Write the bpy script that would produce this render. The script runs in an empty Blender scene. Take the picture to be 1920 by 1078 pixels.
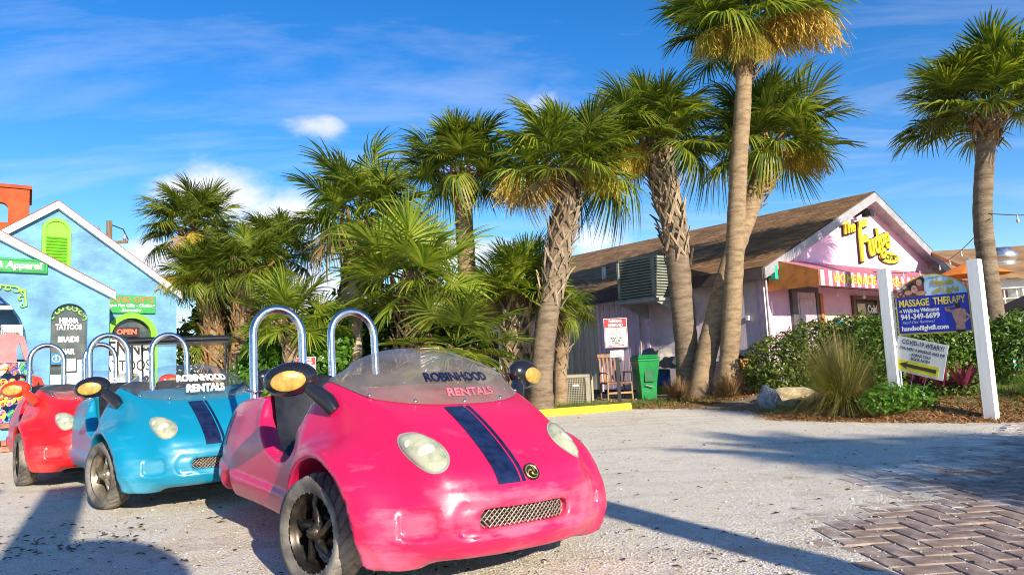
import bpy, math, random
import numpy as np
from mathutils import Vector, Matrix, Euler
R = math.radians
random.seed(7); rng = np.random.default_rng(7)
scn = bpy.context.scene
COL = scn.collection

# ------------------------------------------------------------------ camera
CAM_H, CAM_PITCH, CAM_ROLL, CAM_F = 1.0, math.atan(136/1300), 0.045, 1300.0
fw = Vector((0, math.cos(CAM_PITCH), math.sin(CAM_PITCH)))
r0 = Vector((1, 0, 0)); u0 = Vector((0, -math.sin(CAM_PITCH), math.cos(CAM_PITCH)))
rt = r0*math.cos(CAM_ROLL) - u0*math.sin(CAM_ROLL)
up = r0*math.sin(CAM_ROLL) + u0*math.cos(CAM_ROLL)
cd = bpy.data.cameras.new('camera'); cam = bpy.data.objects.new('camera', cd); COL.objects.link(cam)
mw = Matrix.Identity(4)
for i in range(3):
    mw[i][0] = rt[i]; mw[i][1] = up[i]; mw[i][2] = -fw[i]
mw[2][3] = CAM_H
cam.matrix_world = mw
cd.sensor_width = 36; cd.lens = CAM_F/1920*36; cd.clip_start = .05; cd.clip_end = 3000
scn.camera = cam

# ------------------------------------------------------------------ sun, sky, exposure
SUN_AZ, SUN_EL = R(150.6), R(22.5)           # azimuth clockwise from +Y (behind the viewer, to the right)
sdir = Vector((math.sin(SUN_AZ)*math.cos(SUN_EL), math.cos(SUN_AZ)*math.cos(SUN_EL), math.sin(SUN_EL)))
sl = bpy.data.lights.new('sun', 'SUN'); sl.energy = 4.6; sl.angle = R(.53); sl.color = (1, .90, .74)
so = bpy.data.objects.new('sun', sl); COL.objects.link(so)
so.rotation_euler = sdir.to_track_quat('Z', 'Y').to_euler(); so.location = sdir*60
wd = bpy.data.worlds.new('World'); scn.world = wd; wd.use_nodes = True
nt = wd.node_tree; nt.nodes.clear()
def wn(t, **k):
    n = nt.nodes.new(t)
    for a, b in k.items(): setattr(n, a, b)
    return n
def wl(a, b): nt.links.new(a, b)
def wmath(op, a, b=None, c=None, clamp=False):
    n = wn('ShaderNodeMath', operation=op, use_clamp=clamp)
    for i, v in enumerate((a, b, c)):
        if v is None: continue
        if isinstance(v, (int, float)): n.inputs[i].default_value = v
        else: wl(v, n.inputs[i])
    return n.outputs[0]
sky = wn('ShaderNodeTexSky', sky_type='NISHITA'); sky.sun_disc = False
sky.sun_elevation = SUN_EL; sky.sun_rotation = SUN_AZ; sky.air_density = 1.0; sky.dust_density = .12; sky.ozone_density = 3.6
hs = wn('ShaderNodeHueSaturation'); hs.inputs['Saturation'].default_value = 1.32; hs.inputs['Value'].default_value = 1.0; hs.inputs['Hue'].default_value = .508
wl(sky.outputs[0], hs.inputs['Color'])
tc = wn('ShaderNodeTexCoord'); sep = wn('ShaderNodeSeparateXYZ'); wl(tc.outputs['Generated'], sep.inputs[0])
# flat cloud layer: direction projected on a high plane
zc = wmath('MAXIMUM', sep.outputs[2], .02)
px_ = wmath('DIVIDE', sep.outputs[0], wmath('ADD', zc, .12)); py_ = wmath('DIVIDE', sep.outputs[1], wmath('ADD', zc, .12))
cmb = wn('ShaderNodeCombineXYZ'); wl(px_, cmb.inputs[0]); wl(py_, cmb.inputs[1])
mp = wn('ShaderNodeMapping'); wl(cmb.outputs[0], mp.inputs[0]); mp.inputs['Rotation'].default_value = (0, 0, R(12)); mp.inputs['Scale'].default_value = (.42, 1.5, 1)
n1 = wn('ShaderNodeTexNoise'); n1.inputs['Scale'].default_value = 1.1; n1.inputs['Detail'].default_value = 9; n1.inputs['Roughness'].default_value = .62; n1.inputs['Distortion'].default_value = .6
wl(mp.outputs[0], n1.inputs['Vector'])
mr = wn('ShaderNodeMapRange'); mr.inputs['From Min'].default_value = .50; mr.inputs['From Max'].default_value = .78; mr.inputs['To Max'].default_value = .34
wl(n1.outputs['Fac'], mr.inputs['Value'])
# small cumulus heaps low over the horizon, each at its own bearing
n2 = wn('ShaderNodeTexNoise'); n2.inputs['Scale'].default_value = 13; n2.inputs['Detail'].default_value = 8; n2.inputs['Roughness'].default_value = .56
mp2 = wn('ShaderNodeMapping'); mp2.inputs['Scale'].default_value = (1, 1, 1.7); wl(tc.outputs['Generated'], mp2.inputs[0]); wl(mp2.outputs[0], n2.inputs['Vector'])
blobs = None
for (az, el, wa, we, amp) in ((-23.0, 13.2, 5.0, 2.5, 1.12), (-18.9, 11.6, 4.6, 2.6, 1.1), (-27.6, 8.4, 2.4, 2.2, .98), (-15.6, 19.2, 3.2, 1.3, .84),
                              (6.8, 9.6, 3.4, 1.7, .9), (13.5, 7.5, 4, 2.0, .6), (3.2, 20.3, 2.3, 1.8, .66), (-6, 8.5, 9, 2.4, .86), (-18, 6.0, 8, 2.6, .95), (60, 9, 14, 3, .9), (-75, 12, 12, 3, .9), (120, 8, 16, 3, .8), (-140, 10, 18, 3, .8), (23, 10, 4, 1, .45)):
    c_ = Vector((math.sin(R(az))*math.cos(R(el)), math.cos(R(az))*math.cos(R(el)), math.sin(R(el))))
    side = Vector((math.cos(R(az)), -math.sin(R(az)), 0)); upv = side.cross(c_)
    def dot(v):
        n = wn('ShaderNodeVectorMath', operation='DOT_PRODUCT'); wl(tc.outputs['Generated'], n.inputs[0]); n.inputs[1].default_value = v; return n.outputs['Value']
    a2 = wmath('POWER', wmath('DIVIDE', dot(side), math.sin(R(wa))), 2)
    b2 = wmath('POWER', wmath('DIVIDE', wmath('SUBTRACT', dot(upv), 0), math.sin(R(we))), 2)
    front = wmath('GREATER_THAN', dot(c_), 0)
    g = wmath('MULTIPLY', wmath('MULTIPLY', wmath('EXPONENT', wmath('MULTIPLY', wmath('ADD', a2, b2), -1.0)), front), amp)
    blobs = g if blobs is None else wmath('MAXIMUM', blobs, g)
cum = wn('ShaderNodeMapRange'); cum.interpolation_type = 'SMOOTHSTEP'; cum.inputs['From Min'].default_value = .54; cum.inputs['From Max'].default_value = .94; cum.inputs['To Max'].default_value = .86
wl(wmath('ADD', wmath('MULTIPLY', blobs, .62), wmath('MULTIPLY', n2.outputs['Fac'], .72)), cum.inputs['Value'])
mask = wmath('MULTIPLY', cum.outputs[0], wmath('GREATER_THAN', blobs, .02))
cov = wmath('MAXIMUM', mr.outputs[0], mask)
mx = wn('ShaderNodeMix', data_type='RGBA'); wl(cov, mx.inputs[0]); wl(hs.outputs[0], mx.inputs[6]); mx.inputs[7].default_value = (5.6, 5.5, 5.7, 1)
bg = wn('ShaderNodeBackground'); bg.inputs[1].default_value = .12; wl(mx.outputs[2], bg.inputs[0])
wo = wn('ShaderNodeOutputWorld'); wl(bg.outputs[0], wo.inputs[0])
vs = scn.view_settings; vs.view_transform = 'Standard'; vs.look = 'None'; vs.gamma = 1; vs.use_curve_mapping = False; vs.exposure = 0.76
try:
    scn.cycles.max_bounces = 8; scn.cycles.transparent_max_bounces = 16; scn.cycles.use_denoising = True; scn.cycles.filter_width = 1.0; scn.cycles.denoising_prefilter = 'ACCURATE'
except Exception: pass

# ------------------------------------------------------------------ helpers
def lin(r, g, b):
    f = lambda v: (v/255)/12.92 if v <= 10 else ((v/255+.055)/1.055)**2.4
    return (f(r), f(g), f(b))
MATS = {}
def mat(name, col, rough=.6, metal=0, var=.12, scale=5, bump=0, bscale=40, col2=None, lo=.4, hi=.65, coat=0, spec=.5, bdist=.01, stretch=None, rand=0, emit=0, trans=0, detail=5):
    """Procedural surface: base colour mottled by noise in object space, optional second tone (wear, stain) and fine relief."""
    if name in MATS: return MATS[name]
    m = bpy.data.materials.new(name); m.use_nodes = True; t = m.node_tree; b = t.nodes['Principled BSDF']
    N = t.nodes.new; L = t.links.new
    tc = N('ShaderNodeTexCoord'); vec = tc.outputs['Object']
    if stretch:
        mp = N('ShaderNodeMapping'); mp.inputs['Scale'].default_value = stretch; L(vec, mp.inputs[0]); vec = mp.outputs[0]
    n = N('ShaderNodeTexNoise'); n.inputs['Scale'].default_value = scale; n.inputs['Detail'].default_value = detail; n.inputs['Roughness'].default_value = .6; L(vec, n.inputs['Vector'])
    r = N('ShaderNodeMapRange'); r.inputs['From Min'].default_value = lo; r.inputs['From Max'].default_value = hi; L(n.outputs['Fac'], r.inputs['Value'])
    mx = N('ShaderNodeMix'); mx.data_type = 'RGBA'; L(r.outputs[0], mx.inputs[0])
    c2 = col2 if col2 else tuple(c*(1-var*1.6) for c in col)
    c1 = col if col2 else tuple(min(1, c*(1+var)) for c in col)
    mx.inputs[6].default_value = (*c1, 1); mx.inputs[7].default_value = (*c2, 1)
    out = mx.outputs[2]
    if rand:
        oi = N('ShaderNodeObjectInfo'); hv = N('ShaderNodeHueSaturation')
        mv = N('ShaderNodeMapRange'); mv.inputs['To Min'].default_value = 1-rand; mv.inputs['To Max'].default_value = 1+rand; L(oi.outputs['Random'], mv.inputs['Value'])
        L(mv.outputs[0], hv.inputs['Value']); L(out, hv.inputs['Color']); out = hv.outputs[0]
    L(out, b.inputs['Base Color'])
    b.inputs['Roughness'].default_value = rough; b.inputs['Metallic'].default_value = metal; b.inputs['Specular IOR Level'].default_value = spec
    if coat: b.inputs['Coat Weight'].default_value = coat; b.inputs['Coat Roughness'].default_value = .08
    if emit: L(out, b.inputs['Emission Color']); b.inputs['Emission Strength'].default_value = emit
    if trans: b.inputs['Transmission Weight'].default_value = trans
    if bump:
        nb = N('ShaderNodeTexNoise'); nb.inputs['Scale'].default_value = bscale; nb.inputs['Detail'].default_value = 6; L(vec, nb.inputs['Vector'])
        bp = N('ShaderNodeBump'); bp.inputs['Strength'].default_value = bump; bp.inputs['Distance'].default_value = bdist; L(nb.outputs['Fac'], bp.inputs['Height']); L(bp.outputs[0], b.inputs['Normal'])
    MATS[name] = m; return m
def leafmat(name, col, col2, rand=.25, tl=.35, rough=.45, scale=1.5):
    """Leaf: diffuse front, light through the blade, tone differing from leaf to leaf."""
    if name in MATS: return MATS[name]
    m = bpy.data.materials.new(name); m.use_nodes = True; t = m.node_tree; b = t.nodes['Principled BSDF']; N = t.nodes.new; L = t.links.new
    tc = N('ShaderNodeTexCoord'); n = N('ShaderNodeTexNoise'); n.inputs['Scale'].default_value = scale; n.inputs['Detail'].default_value = 6; L(tc.outputs['Object'], n.inputs['Vector'])
    g = N('ShaderNodeNewGeometry')
    ad = N('ShaderNodeMath'); ad.operation = 'MULTIPLY_ADD'; L(g.outputs['Random Per Island'], ad.inputs[0]); ad.inputs[1].default_value = .55; L(n.outputs['Fac'], ad.inputs[2])
    r = N('ShaderNodeMapRange'); r.inputs['From Min'].default_value = .42; r.inputs['From Max'].default_value = 1.05; L(ad.outputs[0], r.inputs['Value'])
    mx = N('ShaderNodeMix'); mx.data_type = 'RGBA'; L(r.outputs[0], mx.inputs[0]); mx.inputs[6].default_value = (*col, 1); mx.inputs[7].default_value = (*col2, 1)
    oi = N('ShaderNodeObjectInfo'); mv = N('ShaderNodeMapRange'); mv.inputs['To Min'].default_value = 1-rand; mv.inputs['To Max'].default_value = 1+rand; L(oi.outputs['Random'], mv.inputs['Value'])
    hv = N('ShaderNodeHueSaturation'); L(mv.outputs[0], hv.inputs['Value']); L(mx.outputs[2], hv.inputs['Color'])
    L(hv.outputs[0], b.inputs['Base Color']); b.inputs['Roughness'].default_value = rough; b.inputs['Specular IOR Level'].default_value = .35
    tr = N('ShaderNodeBsdfTranslucent'); sc = N('ShaderNodeMix'); sc.data_type = 'RGBA'; sc.blend_type = 'MULTIPLY'; sc.inputs[0].default_value = 1; L(hv.outputs[0], sc.inputs[6]); sc.inputs[7].default_value = (1.5, 1.5, .5, 1)
    L(sc.outputs[2], tr.inputs[0]); ms = N('ShaderNodeMixShader'); ms.inputs[0].default_value = tl
    L(b.outputs[0], ms.inputs[1]); L(tr.outputs[0], ms.inputs[2]); L(ms.outputs[0], t.nodes['Material Output'].inputs[0])
    MATS[name] = m; return m

def np_mesh(name, V, F, smooth=False, sizes=None):
    """Mesh from numpy vertex array and a face list / (n,k) array."""
    me = bpy.data.meshes.new(name)
    if isinstance(F, np.ndarray):
        n, k = F.shape; me.vertices.add(len(V)); me.vertices.foreach_set('co', np.asarray(V, np.float32).ravel())
        me.loops.add(n*k); me.loops.foreach_set('vertex_index', F.astype(np.int32).ravel())
        me.polygons.add(n); me.polygons.foreach_set('loop_start', np.arange(0, n*k, k, dtype=np.int32))
        me.update(calc_edges=True)
    else:
        me.from_pydata([tuple(v) for v in V], [], F); me.update()
    if smooth: me.polygons.foreach_set('use_smooth', np.ones(len(me.polygons), bool))
    return me
def link(name, me, m=None, parent=None, M=None):
    o = bpy.data.objects.new(name, me)
    if m is not None and me is not None and hasattr(me, 'materials') and len(me.materials) == 0:
        for k in (m if isinstance(m, (list, tuple)) else [m]): me.materials.append(k)
    COL.objects.link(o)
    if parent: o.parent = parent
    if M is not None: o.matrix_local = M
    return o
def thing(name, label, cat, loc=(0, 0, 0), rz=0, group=None):
    o = bpy.data.objects.new(name, None); COL.objects.link(o); o.location = loc; o.rotation_euler = (0, 0, rz); o.empty_display_size = .2
    o['label'] = label; o['category'] = cat
    if group: o['group'] = group
    return o
def tag(o, label, cat, group=None):
    o['label'] = label; o['category'] = cat
    if group: o['group'] = group
    return o
class MB:
    """Collects shapes; build() links them as one mesh object. Faces carry a material index."""
    def __init__(s): s.v = []; s.f = []; s.mi = []; s.sm = []
    def add(s, V, F, mi=0, sm=False):
        o = len(s.v); s.v += [tuple(p) for p in V]; s.f += [[i+o for i in f] for f in F]; s.mi += [mi]*len(F); s.sm += [sm]*len(F); return s
    def box(s, x0, x1, y0, y1, z0, z1, mi=0, M=None, bev=0):
        if bev:
            b = min(bev, (x1-x0)/2.1, (y1-y0)/2.1, (z1-z0)/2.1); V = []; idx = {}
            for ix, sx in enumerate((-1, 1)):
                for iy, sy in enumerate((-1, 1)):
                    for iz, sz in enumerate((-1, 1)):
                        X, Y, Z = (x0, x1)[ix], (y0, y1)[iy], (z0, z1)[iz]
                        for ax in range(3):
                            p = [X-sx*b, Y-sy*b, Z-sz*b]; p[ax] = (X, Y, Z)[ax]; idx[(ix, iy, iz, ax)] = len(V); V.append(p)
            F = []
            for ax in range(3):
                o1, o2 = (ax+1) % 3, (ax+2) % 3
                for s_ in (0, 1):
                    q = []
                    for a, c in ((0, 0), (1, 0), (1, 1), (0, 1)):
                        k = [0, 0, 0]; k[ax] = s_; k[o1] = a; k[o2] = c; q.append(idx[(*k, ax)])
                    F.append(q if s_ else q[::-1])
                for a in (0, 1):
                    for c in (0, 1):
                        k0 = [0, 0, 0]; k0[o1] = a; k0[o2] = c; k1 = list(k0); k1[ax] = 1
                        q = [idx[(*k0, o1)], idx[(*k1, o1)], idx[(*k1, o2)], idx[(*k0, o2)]]
                        F.append(q if (a == c) else q[::-1])
            for ix in (0, 1):
                for iy in (0, 1):
                    for iz in (0, 1):
                        q = [idx[(ix, iy, iz, k)] for k in range(3)]; F.append(q if (ix+iy+iz) % 2 else q[::-1])
        else:
            V = [(x, y, z) for x in (x0, x1) for y in (y0, y1) for z in (z0, z1)]
            F = [[0, 1, 3, 2], [4, 6, 7, 5], [0, 4, 5, 1], [2, 3, 7, 6], [0, 2, 6, 4], [1, 5, 7, 3]]
        if M is not None: V = [M @ Vector(p) for p in V]
        return s.add(V, F, mi)
    def tube(s, pts, r, n=10, mi=0, caps=True, closed=False):
        pts = [Vector(p) for p in pts]; k = len(pts); rr = r if isinstance(r, (list, tuple)) else [r]*k
        V = []; prev = None
        for i, p in enumerate(pts):
            a = pts[(i-1) % k] if (i or closed) else p; b = pts[(i+1) % k] if (i < k-1 or closed) else p
            t = (b-a).normalized()
            if prev is None: prev = t.orthogonal().normalized()
            x = (prev - t*prev.dot(t)).normalized(); prev = x; y = t.cross(x)
            for j in range(n):
                an = 2*math.pi*j/n; V.append(p + (x*math.cos(an)+y*math.sin(an))*rr[i])
        F = []
        for i in range(k if closed else k-1):
            i2 = (i+1) % k
            for j in range(n): F.append([i*n+j, i*n+(j+1) % n, i2*n+(j+1) % n, i2*n+j])
        s.add(V, F, mi, True)
        if caps and not closed:
            s.add(V[:n][::-1], [list(range(n))], mi); s.add(V[-n:], [list(range(n))], mi)
        return s
    def lathe(s, prof, n=32, mi=0, axis='z', M=None, sm=True):
        V = []; F = []; m = len(prof)
        for j in range(n):
            an = 2*math.pi*j/n
            for r, h in prof:
                p = (r*math.cos(an), r*math.sin(an), h) if axis == 'z' else (r*math.cos(an), h, r*math.sin(an))
                V.append(M @ Vector(p) if M is not None else p)
        for j in range(n):
            for i in range(m-1):
                a, b = j*m+i, ((j+1) % n)*m+i; F.append([a, b, b+1, a+1])
        return s.add(V, F, mi, sm)
    def prism(s, poly, h0, h1, axis='y', mi=0, M=None):
        """Extrude a 2-D outline: axis y -> outline in x,z; axis z -> x,y; axis x -> y,z."""
        def P(a, b, h): return {'y': (a, h, b), 'z': (a, b, h), 'x': (h, a, b)}[axis]
        n = len(poly); V = [P(a, b, h0) for a, b in poly]+[P(a, b, h1) for a, b in poly]
        if M is not None: V = [M @ Vector(p) for p in V]
        F = [list(range(n)), list(range(2*n-1, n-1, -1))]+[[i, i+n, (i+1) % n+n, (i+1) % n] for i in range(n)]
        return s.add(V, F, mi)
    def ring(s, outer, inner, h0, h1, axis='y', mi=0):
        """Extruded frame between two outlines with the same number of points (open or closed by repeating the first)."""
        def P(p, h): a, b = p; return {'y': (a, h, b), 'z': (a, b, h), 'x': (h, a, b)}[axis]
        n = len(outer); V = [P(p, h0) for p in outer]+[P(p, h0) for p in inner]+[P(p, h1) for p in outer]+[P(p, h1) for p in inner]; F = []
        for i in range(n-1):
            j = i+1
            F += [[i, j, n+j, n+i], [2*n+i, 3*n+i, 3*n+j, 2*n+j], [i, 2*n+i, 2*n+j, j], [n+i, n+j, 3*n+j, 3*n+i]]
        F += [[0, n, 3*n, 2*n], [n-1, 3*n-1, 4*n-1, 2*n-1]]
        return s.add(V, F, mi)
    def sphere(s, c, r, n=12, m=8, mi=0, M=None):
        r = r if isinstance(r, (list, tuple)) else (r, r, r); V = []; F = []
        for i in range(m+1):
            th = math.pi*i/m
            for j in range(n):
                ph = 2*math.pi*j/n; p = Vector((c[0]+r[0]*math.sin(th)*math.cos(ph), c[1]+r[1]*math.sin(th)*math.sin(ph), c[2]+r[2]*math.cos(th))); V.append(M @ p if M is not None else p)
        for i in range(m):
            for j in range(n): F.append([i*n+j, (i+1)*n+j, (i+1)*n+(j+1) % n, i*n+(j+1) % n])
        return s.add(V, F, mi, True)
    def quad(s, a, b, c, d, mi=0): return s.add([a, b, c, d], [[0, 1, 2, 3]], mi)
    def mesh(s, name):
        me = bpy.data.meshes.new(name); me.from_pydata(s.v, [], s.f); me.polygons.foreach_set('material_index', s.mi); me.polygons.foreach_set('use_smooth', s.sm); me.update()
        import bmesh as _b
        bm = _b.new(); bm.from_mesh(me); _b.ops.recalc_face_normals(bm, faces=bm.faces); bm.to_mesh(me); bm.free()
        return me
    def build(s, name, m, parent=None, M=None): return link(name, s.mesh(name), m, parent, M)
def arc(cx, cz, rx, rz, a0, a1, n): return [(cx+rx*math.cos(R(a0+(a1-a0)*i/n)), cz+rz*math.sin(R(a0+(a1-a0)*i/n))) for i in range(n+1)]
def text_mesh(s, size, align='CENTER', bold=0, shear=0, ext=.002, spacing=1, res=3, line=1):
    c = bpy.data.curves.new('lettering', 'FONT'); c.body = s; c.size = size; c.align_x = align; c.align_y = 'CENTER'; c.offset = bold; c.shear = shear; c.extrude = ext; c.space_character = spacing; c.resolution_u = res; c.space_line = line
    o = bpy.data.objects.new('lettering', c); me = bpy.data.meshes.new_from_object(o); bpy.data.objects.remove(o); bpy.data.curves.remove(c); return me
def text(s, size, m, parent, loc, rot=(R(90), 0, 0), width=None, sy=1, M=None, **k):
    """Flat lettering; local x runs along the line, facing -y when rot is (90,0,0). width squeezes the line to that length."""
    me = text_mesh(s, size, **k)
    if width:
        xs = [v.co.x for v in me.vertices]; f = width/max(1e-6, max(xs)-min(xs))
        for v in me.vertices: v.co.x *= f
    if sy != 1:
        for v in me.vertices: v.co.y *= sy
    o = link('lettering', me, m, parent)
    if M is not None: o.matrix_local = M
    else: o.location = loc; o.rotation_euler = rot
    return o
def copy_tree(o, parent=None, mats=None):
    c = o.copy(); COL.objects.link(c)
    if parent: c.parent = parent; c.matrix_parent_inverse = o.matrix_parent_inverse.copy()
    for ch in list(o.children): copy_tree(ch, c)
    return c
def at(px, py, Y):
    """World point at distance Y along +Y on the sight line of photo pixel (px, py); used to survey where things stand."""
    d = fw*CAM_F + rt*(px-960) + up*(539-py)
    return Vector((0, 0, CAM_H)) + d*(Y/d.y)
def structure(o): o['kind'] = 'structure'; return o
def stuff(o): o['kind'] = 'stuff'; return o

# ------------------------------------------------------------------ ground
def ground_material():
    m = bpy.data.materials.new('shell_gravel'); m.use_nodes = True; t = m.node_tree; b = t.nodes['Principled BSDF']; N = t.nodes.new; L = t.links.new
    tc = N('ShaderNodeTexCoord'); v = tc.outputs['Object']
    def noise(s, d=6, ro=.6):
        n = N('ShaderNodeTexNoise'); n.inputs['Scale'].default_value = s; n.inputs['Detail'].default_value = d; n.inputs['Roughness'].default_value = ro; L(v, n.inputs['Vector']); return n.outputs['Fac']
    def rng_(x, a, b_, c=0, d=1):
        r = N('ShaderNodeMapRange'); r.inputs['From Min'].default_value = a; r.inputs['From Max'].default_value = b_; r.inputs['To Min'].default_value = c; r.inputs['To Max'].default_value = d; L(x, r.inputs['Value']); return r.outputs[0]
    def mix(f, a, b_, bt='MIX'):
        x = N('ShaderNodeMix'); x.data_type = 'RGBA'; x.blend_type = bt
        if isinstance(f, float): x.inputs[0].default_value = f
        else: L(f, x.inputs[0])
        for i, q in ((6, a), (7, b_)):
            if isinstance(q, tuple): x.inputs[i].default_value = (*q, 1)
            else: L(q, x.inputs[i])
        return x.outputs[2]
    big = rng_(noise(.55, 5), .38, .66); mid = rng_(noise(4.5, 6), .40, .66)
    base = mix(big, (.84, .72, .53), (.70, .58, .41)); base = mix(mid, base, (.86, .77, .61))
    vo = N('ShaderNodeTexVoronoi'); vo.inputs['Scale'].default_value = 75; L(v, vo.inputs['Vector'])
    g1 = N('ShaderNodeHueSaturation'); g1.inputs['Saturation'].default_value = .25; L(vo.outputs['Color'], g1.inputs['Color'])
    base = mix(.56, base, g1.outputs[0], 'OVERLAY')
    dark = rng_(noise(34, 3, .8), .62, .70); base = mix(dark, base, (.20, .15, .10))
    warm = rng_(noise(1.3, 8, .75), .54, .72, 0, .6); base = mix(warm, base, (.36, .25, .14))
    mpt = N('ShaderNodeMapping'); mpt.inputs['Rotation'].default_value = (0, 0, R(35)); mpt.inputs['Scale'].default_value = (.22, 2.4, 1); L(v, mpt.inputs[0]); tn = N('ShaderNodeTexNoise'); tn.inputs['Scale'].default_value = 1.3; tn.inputs['Detail'].default_value = 7; L(mpt.outputs[0], tn.inputs['Vector'])
    base = mix(rng_(tn.outputs['Fac'], .54, .70, 0, .45), base, (.46, .37, .26))
    L(base, b.inputs['Base Color']); b.inputs['Roughness'].default_value = .95; b.inputs['Specular IOR Level'].default_value = .2
    hgt = N('ShaderNodeMath'); hgt.operation = 'MULTIPLY_ADD'; L(noise(150, 3, .8), hgt.inputs[0]); hgt.inputs[1].default_value = .9; L(vo.outputs['Distance'], hgt.inputs[2])
    h2 = N('ShaderNodeMath'); h2.operation = 'MULTIPLY_ADD'; L(noise(5, 6), h2.inputs[0]); h2.inputs[1].default_value = 1.6; L(hgt.outputs[0], h2.inputs[2])
    bp = N('ShaderNodeBump'); bp.inputs['Strength'].default_value = 1.0; bp.inputs['Distance'].default_value = .012; L(h2.outputs[0], bp.inputs['Height']); L(bp.outputs[0], b.inputs['Normal'])
    return m
GRAVEL = ground_material()
xs = np.concatenate([[-900, -300, -80, -30], np.linspace(-12, -1, 45), np.linspace(-.9, 7, 198), np.linspace(7.2, 14, 28), [30, 80, 300, 900]]); ys = np.concatenate([[-300, -60, -15], np.linspace(-2, 1.4, 15), np.linspace(1.5, 7.5, 150), np.linspace(7.6, 20, 50), [40, 90, 300, 1500]])
GX, GY = np.meshgrid(xs, ys, indexing='ij')
def wave(x, y): return np.sin(x*9.1+2.1*y+1.3*np.sin(y*5.3))*np.sin(y*8.3-1.7*x+1.1*np.sin(x*6.1))*.35+np.sin(x*21+y*5)*np.sin(y*19-x*7)*.25+ np.sin(x*1.9+y*.7)*np.sin(y*1.6-x*.4+1)*.5+np.sin(x*4.3+2*y)*np.sin(y*3.7-x)*.3
near = (np.abs(GX) < 16) & (GY < 22) & (GY > -3)
GZ = np.where(near, wave(GX, GY)*.0065, 0)
def gridfaces(a, b):
    i = np.arange(a*b).reshape(a, b); return np.stack([i[:-1, :-1], i[1:, :-1], i[1:, 1:], i[:-1, 1:]], -1).reshape(-1, 4)
structure(link('ground', np_mesh('ground', np.stack([GX, GY, GZ], -1).reshape(-1, 3), gridfaces(*GX.shape), True), GRAVEL))

# herringbone brick paving, half drowned in sand towards its edge
PAV = []
for i, c_ in enumerate(((146, 122, 108), (138, 114, 104), (154, 128, 112), (132, 110, 102), (150, 122, 104))):
    PAV.append(mat('paver_%d' % i, tuple(v*.78 for v in lin(*c_)), .92, var=.22, scale=9, bump=.5, bscale=90, bdist=.006, col2=lin(176, 156, 138), lo=.40, hi=.74))
pav_root = bpy.data.objects.new('paving', None); COL.objects.link(pav_root); structure(pav_root); pav_root.location = (1.79, 4.86, 0)
PAV += [mat('paver_dusty_%d' % i, tuple(v*.95 for v in lin(*c_)), .95, var=.15, scale=7, bump=.6, bscale=70, bdist=.006, col2=lin(168, 146, 128), lo=.40, hi=.72) for i, c_ in enumerate(((206, 190, 164), (196, 178, 152), (186, 168, 146)))]
def dust(m):
    # sand blown over the bricks: thick at the edge of the paving, in drifts further in
    t = m.node_tree; N = t.nodes.new; L = t.links.new; b = t.nodes['Principled BSDF']; src = b.inputs['Base Color'].links[0].from_socket
    g = N('ShaderNodeNewGeometry'); vm = N('ShaderNodeVectorMath'); vm.operation = 'SUBTRACT'; L(g.outputs['Position'], vm.inputs[0]); vm.inputs[1].default_value = (1.79, 4.86, 0)
    dt = N('ShaderNodeVectorMath'); dt.operation = 'DOT_PRODUCT'; L(vm.outputs[0], dt.inputs[0]); dt.inputs[1].default_value = (math.cos(R(50)), -math.sin(R(50)), 0)
    n = N('ShaderNodeTexNoise'); n.inputs['Scale'].default_value = 2.2; n.inputs['Detail'].default_value = 9; n.inputs['Roughness'].default_value = .68; L(g.outputs['Position'], n.inputs['Vector'])
    a = N('ShaderNodeMath'); a.operation = 'MULTIPLY_ADD'; L(n.outputs['Fac'], a.inputs[0]); a.inputs[1].default_value = 2.6; a.inputs[2].default_value = -1.0
    c = N('ShaderNodeMath'); c.operation = 'MULTIPLY_ADD'; L(dt.outputs['Value'], c.inputs[0]); c.inputs[1].default_value = -.62; L(a.outputs[0], c.inputs[2])
    r = N('ShaderNodeMapRange'); r.inputs['From Min'].default_value = -.25; r.inputs['From Max'].default_value = .55; r.inputs['To Max'].default_value = .93; L(c.outputs[0], r.inputs['Value'])
    vo = N('ShaderNodeTexVoronoi'); vo.inputs['Scale'].default_value = 75; L(g.outputs['Position'], vo.inputs['Vector']); gs = N('ShaderNodeHueSaturation'); gs.inputs['Saturation'].default_value = .25; L(vo.outputs['Color'], gs.inputs['Color'])
    sx = N('ShaderNodeMix'); sx.data_type = 'RGBA'; sx.blend_type = 'OVERLAY'; sx.inputs[0].default_value = .6; sx.inputs[6].default_value = (.80, .69, .52, 1); L(gs.outputs[0], sx.inputs[7])
    mx = N('ShaderNodeMix'); mx.data_type = 'RGBA'; L(r.outputs[0], mx.inputs[0]); L(src, mx.inputs[6]); L(sx.outputs[2], mx.inputs[7]); L(mx.outputs[2], b.inputs['Base Color'])
for m_ in PAV: dust(m_)
W_ = .125; cells = []
ang = R(3.0)
for i in range(-40, 50):
    for j in range(-44, 40):
        k = (i-j) % 4
        if k == 0: a, b, vert = i+1, j+.5, 0
        elif k == 3: a, b, vert = i+.5, j+1, 1
        else: continue
        lx, ly = a*W_, b*W_; x = lx*math.cos(ang)-ly*math.sin(ang)+1.79; y = lx*math.sin(ang)+ly*math.cos(ang)+4.86
        # inside: to the right of the edge line (bearing 50 degrees)
        d = (x-1.79)*math.cos(R(50))-(y-4.86)*math.sin(R(50))
        if d < 0 or y < 1.6 or y > 9.0 or x > 8.2 or x < -.6: continue
        if abs(math.atan2(x, y)) > R(44): continue
        cover = .30*math.sin(x*1.3+1)*math.sin(y*1.1)+.25*math.sin(x*2.9+y*2.3)
        edge = (d-.75+cover*1.5)*.012 + (x-1.75)*.008 - max(0, 1.0-x)*.02
        rise = max(-.06, min(.0065, edge))
        if rise < -.014: continue
        cells.append((math.hypot(x, y), x, y, vert, rise))
cells.sort()
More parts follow.
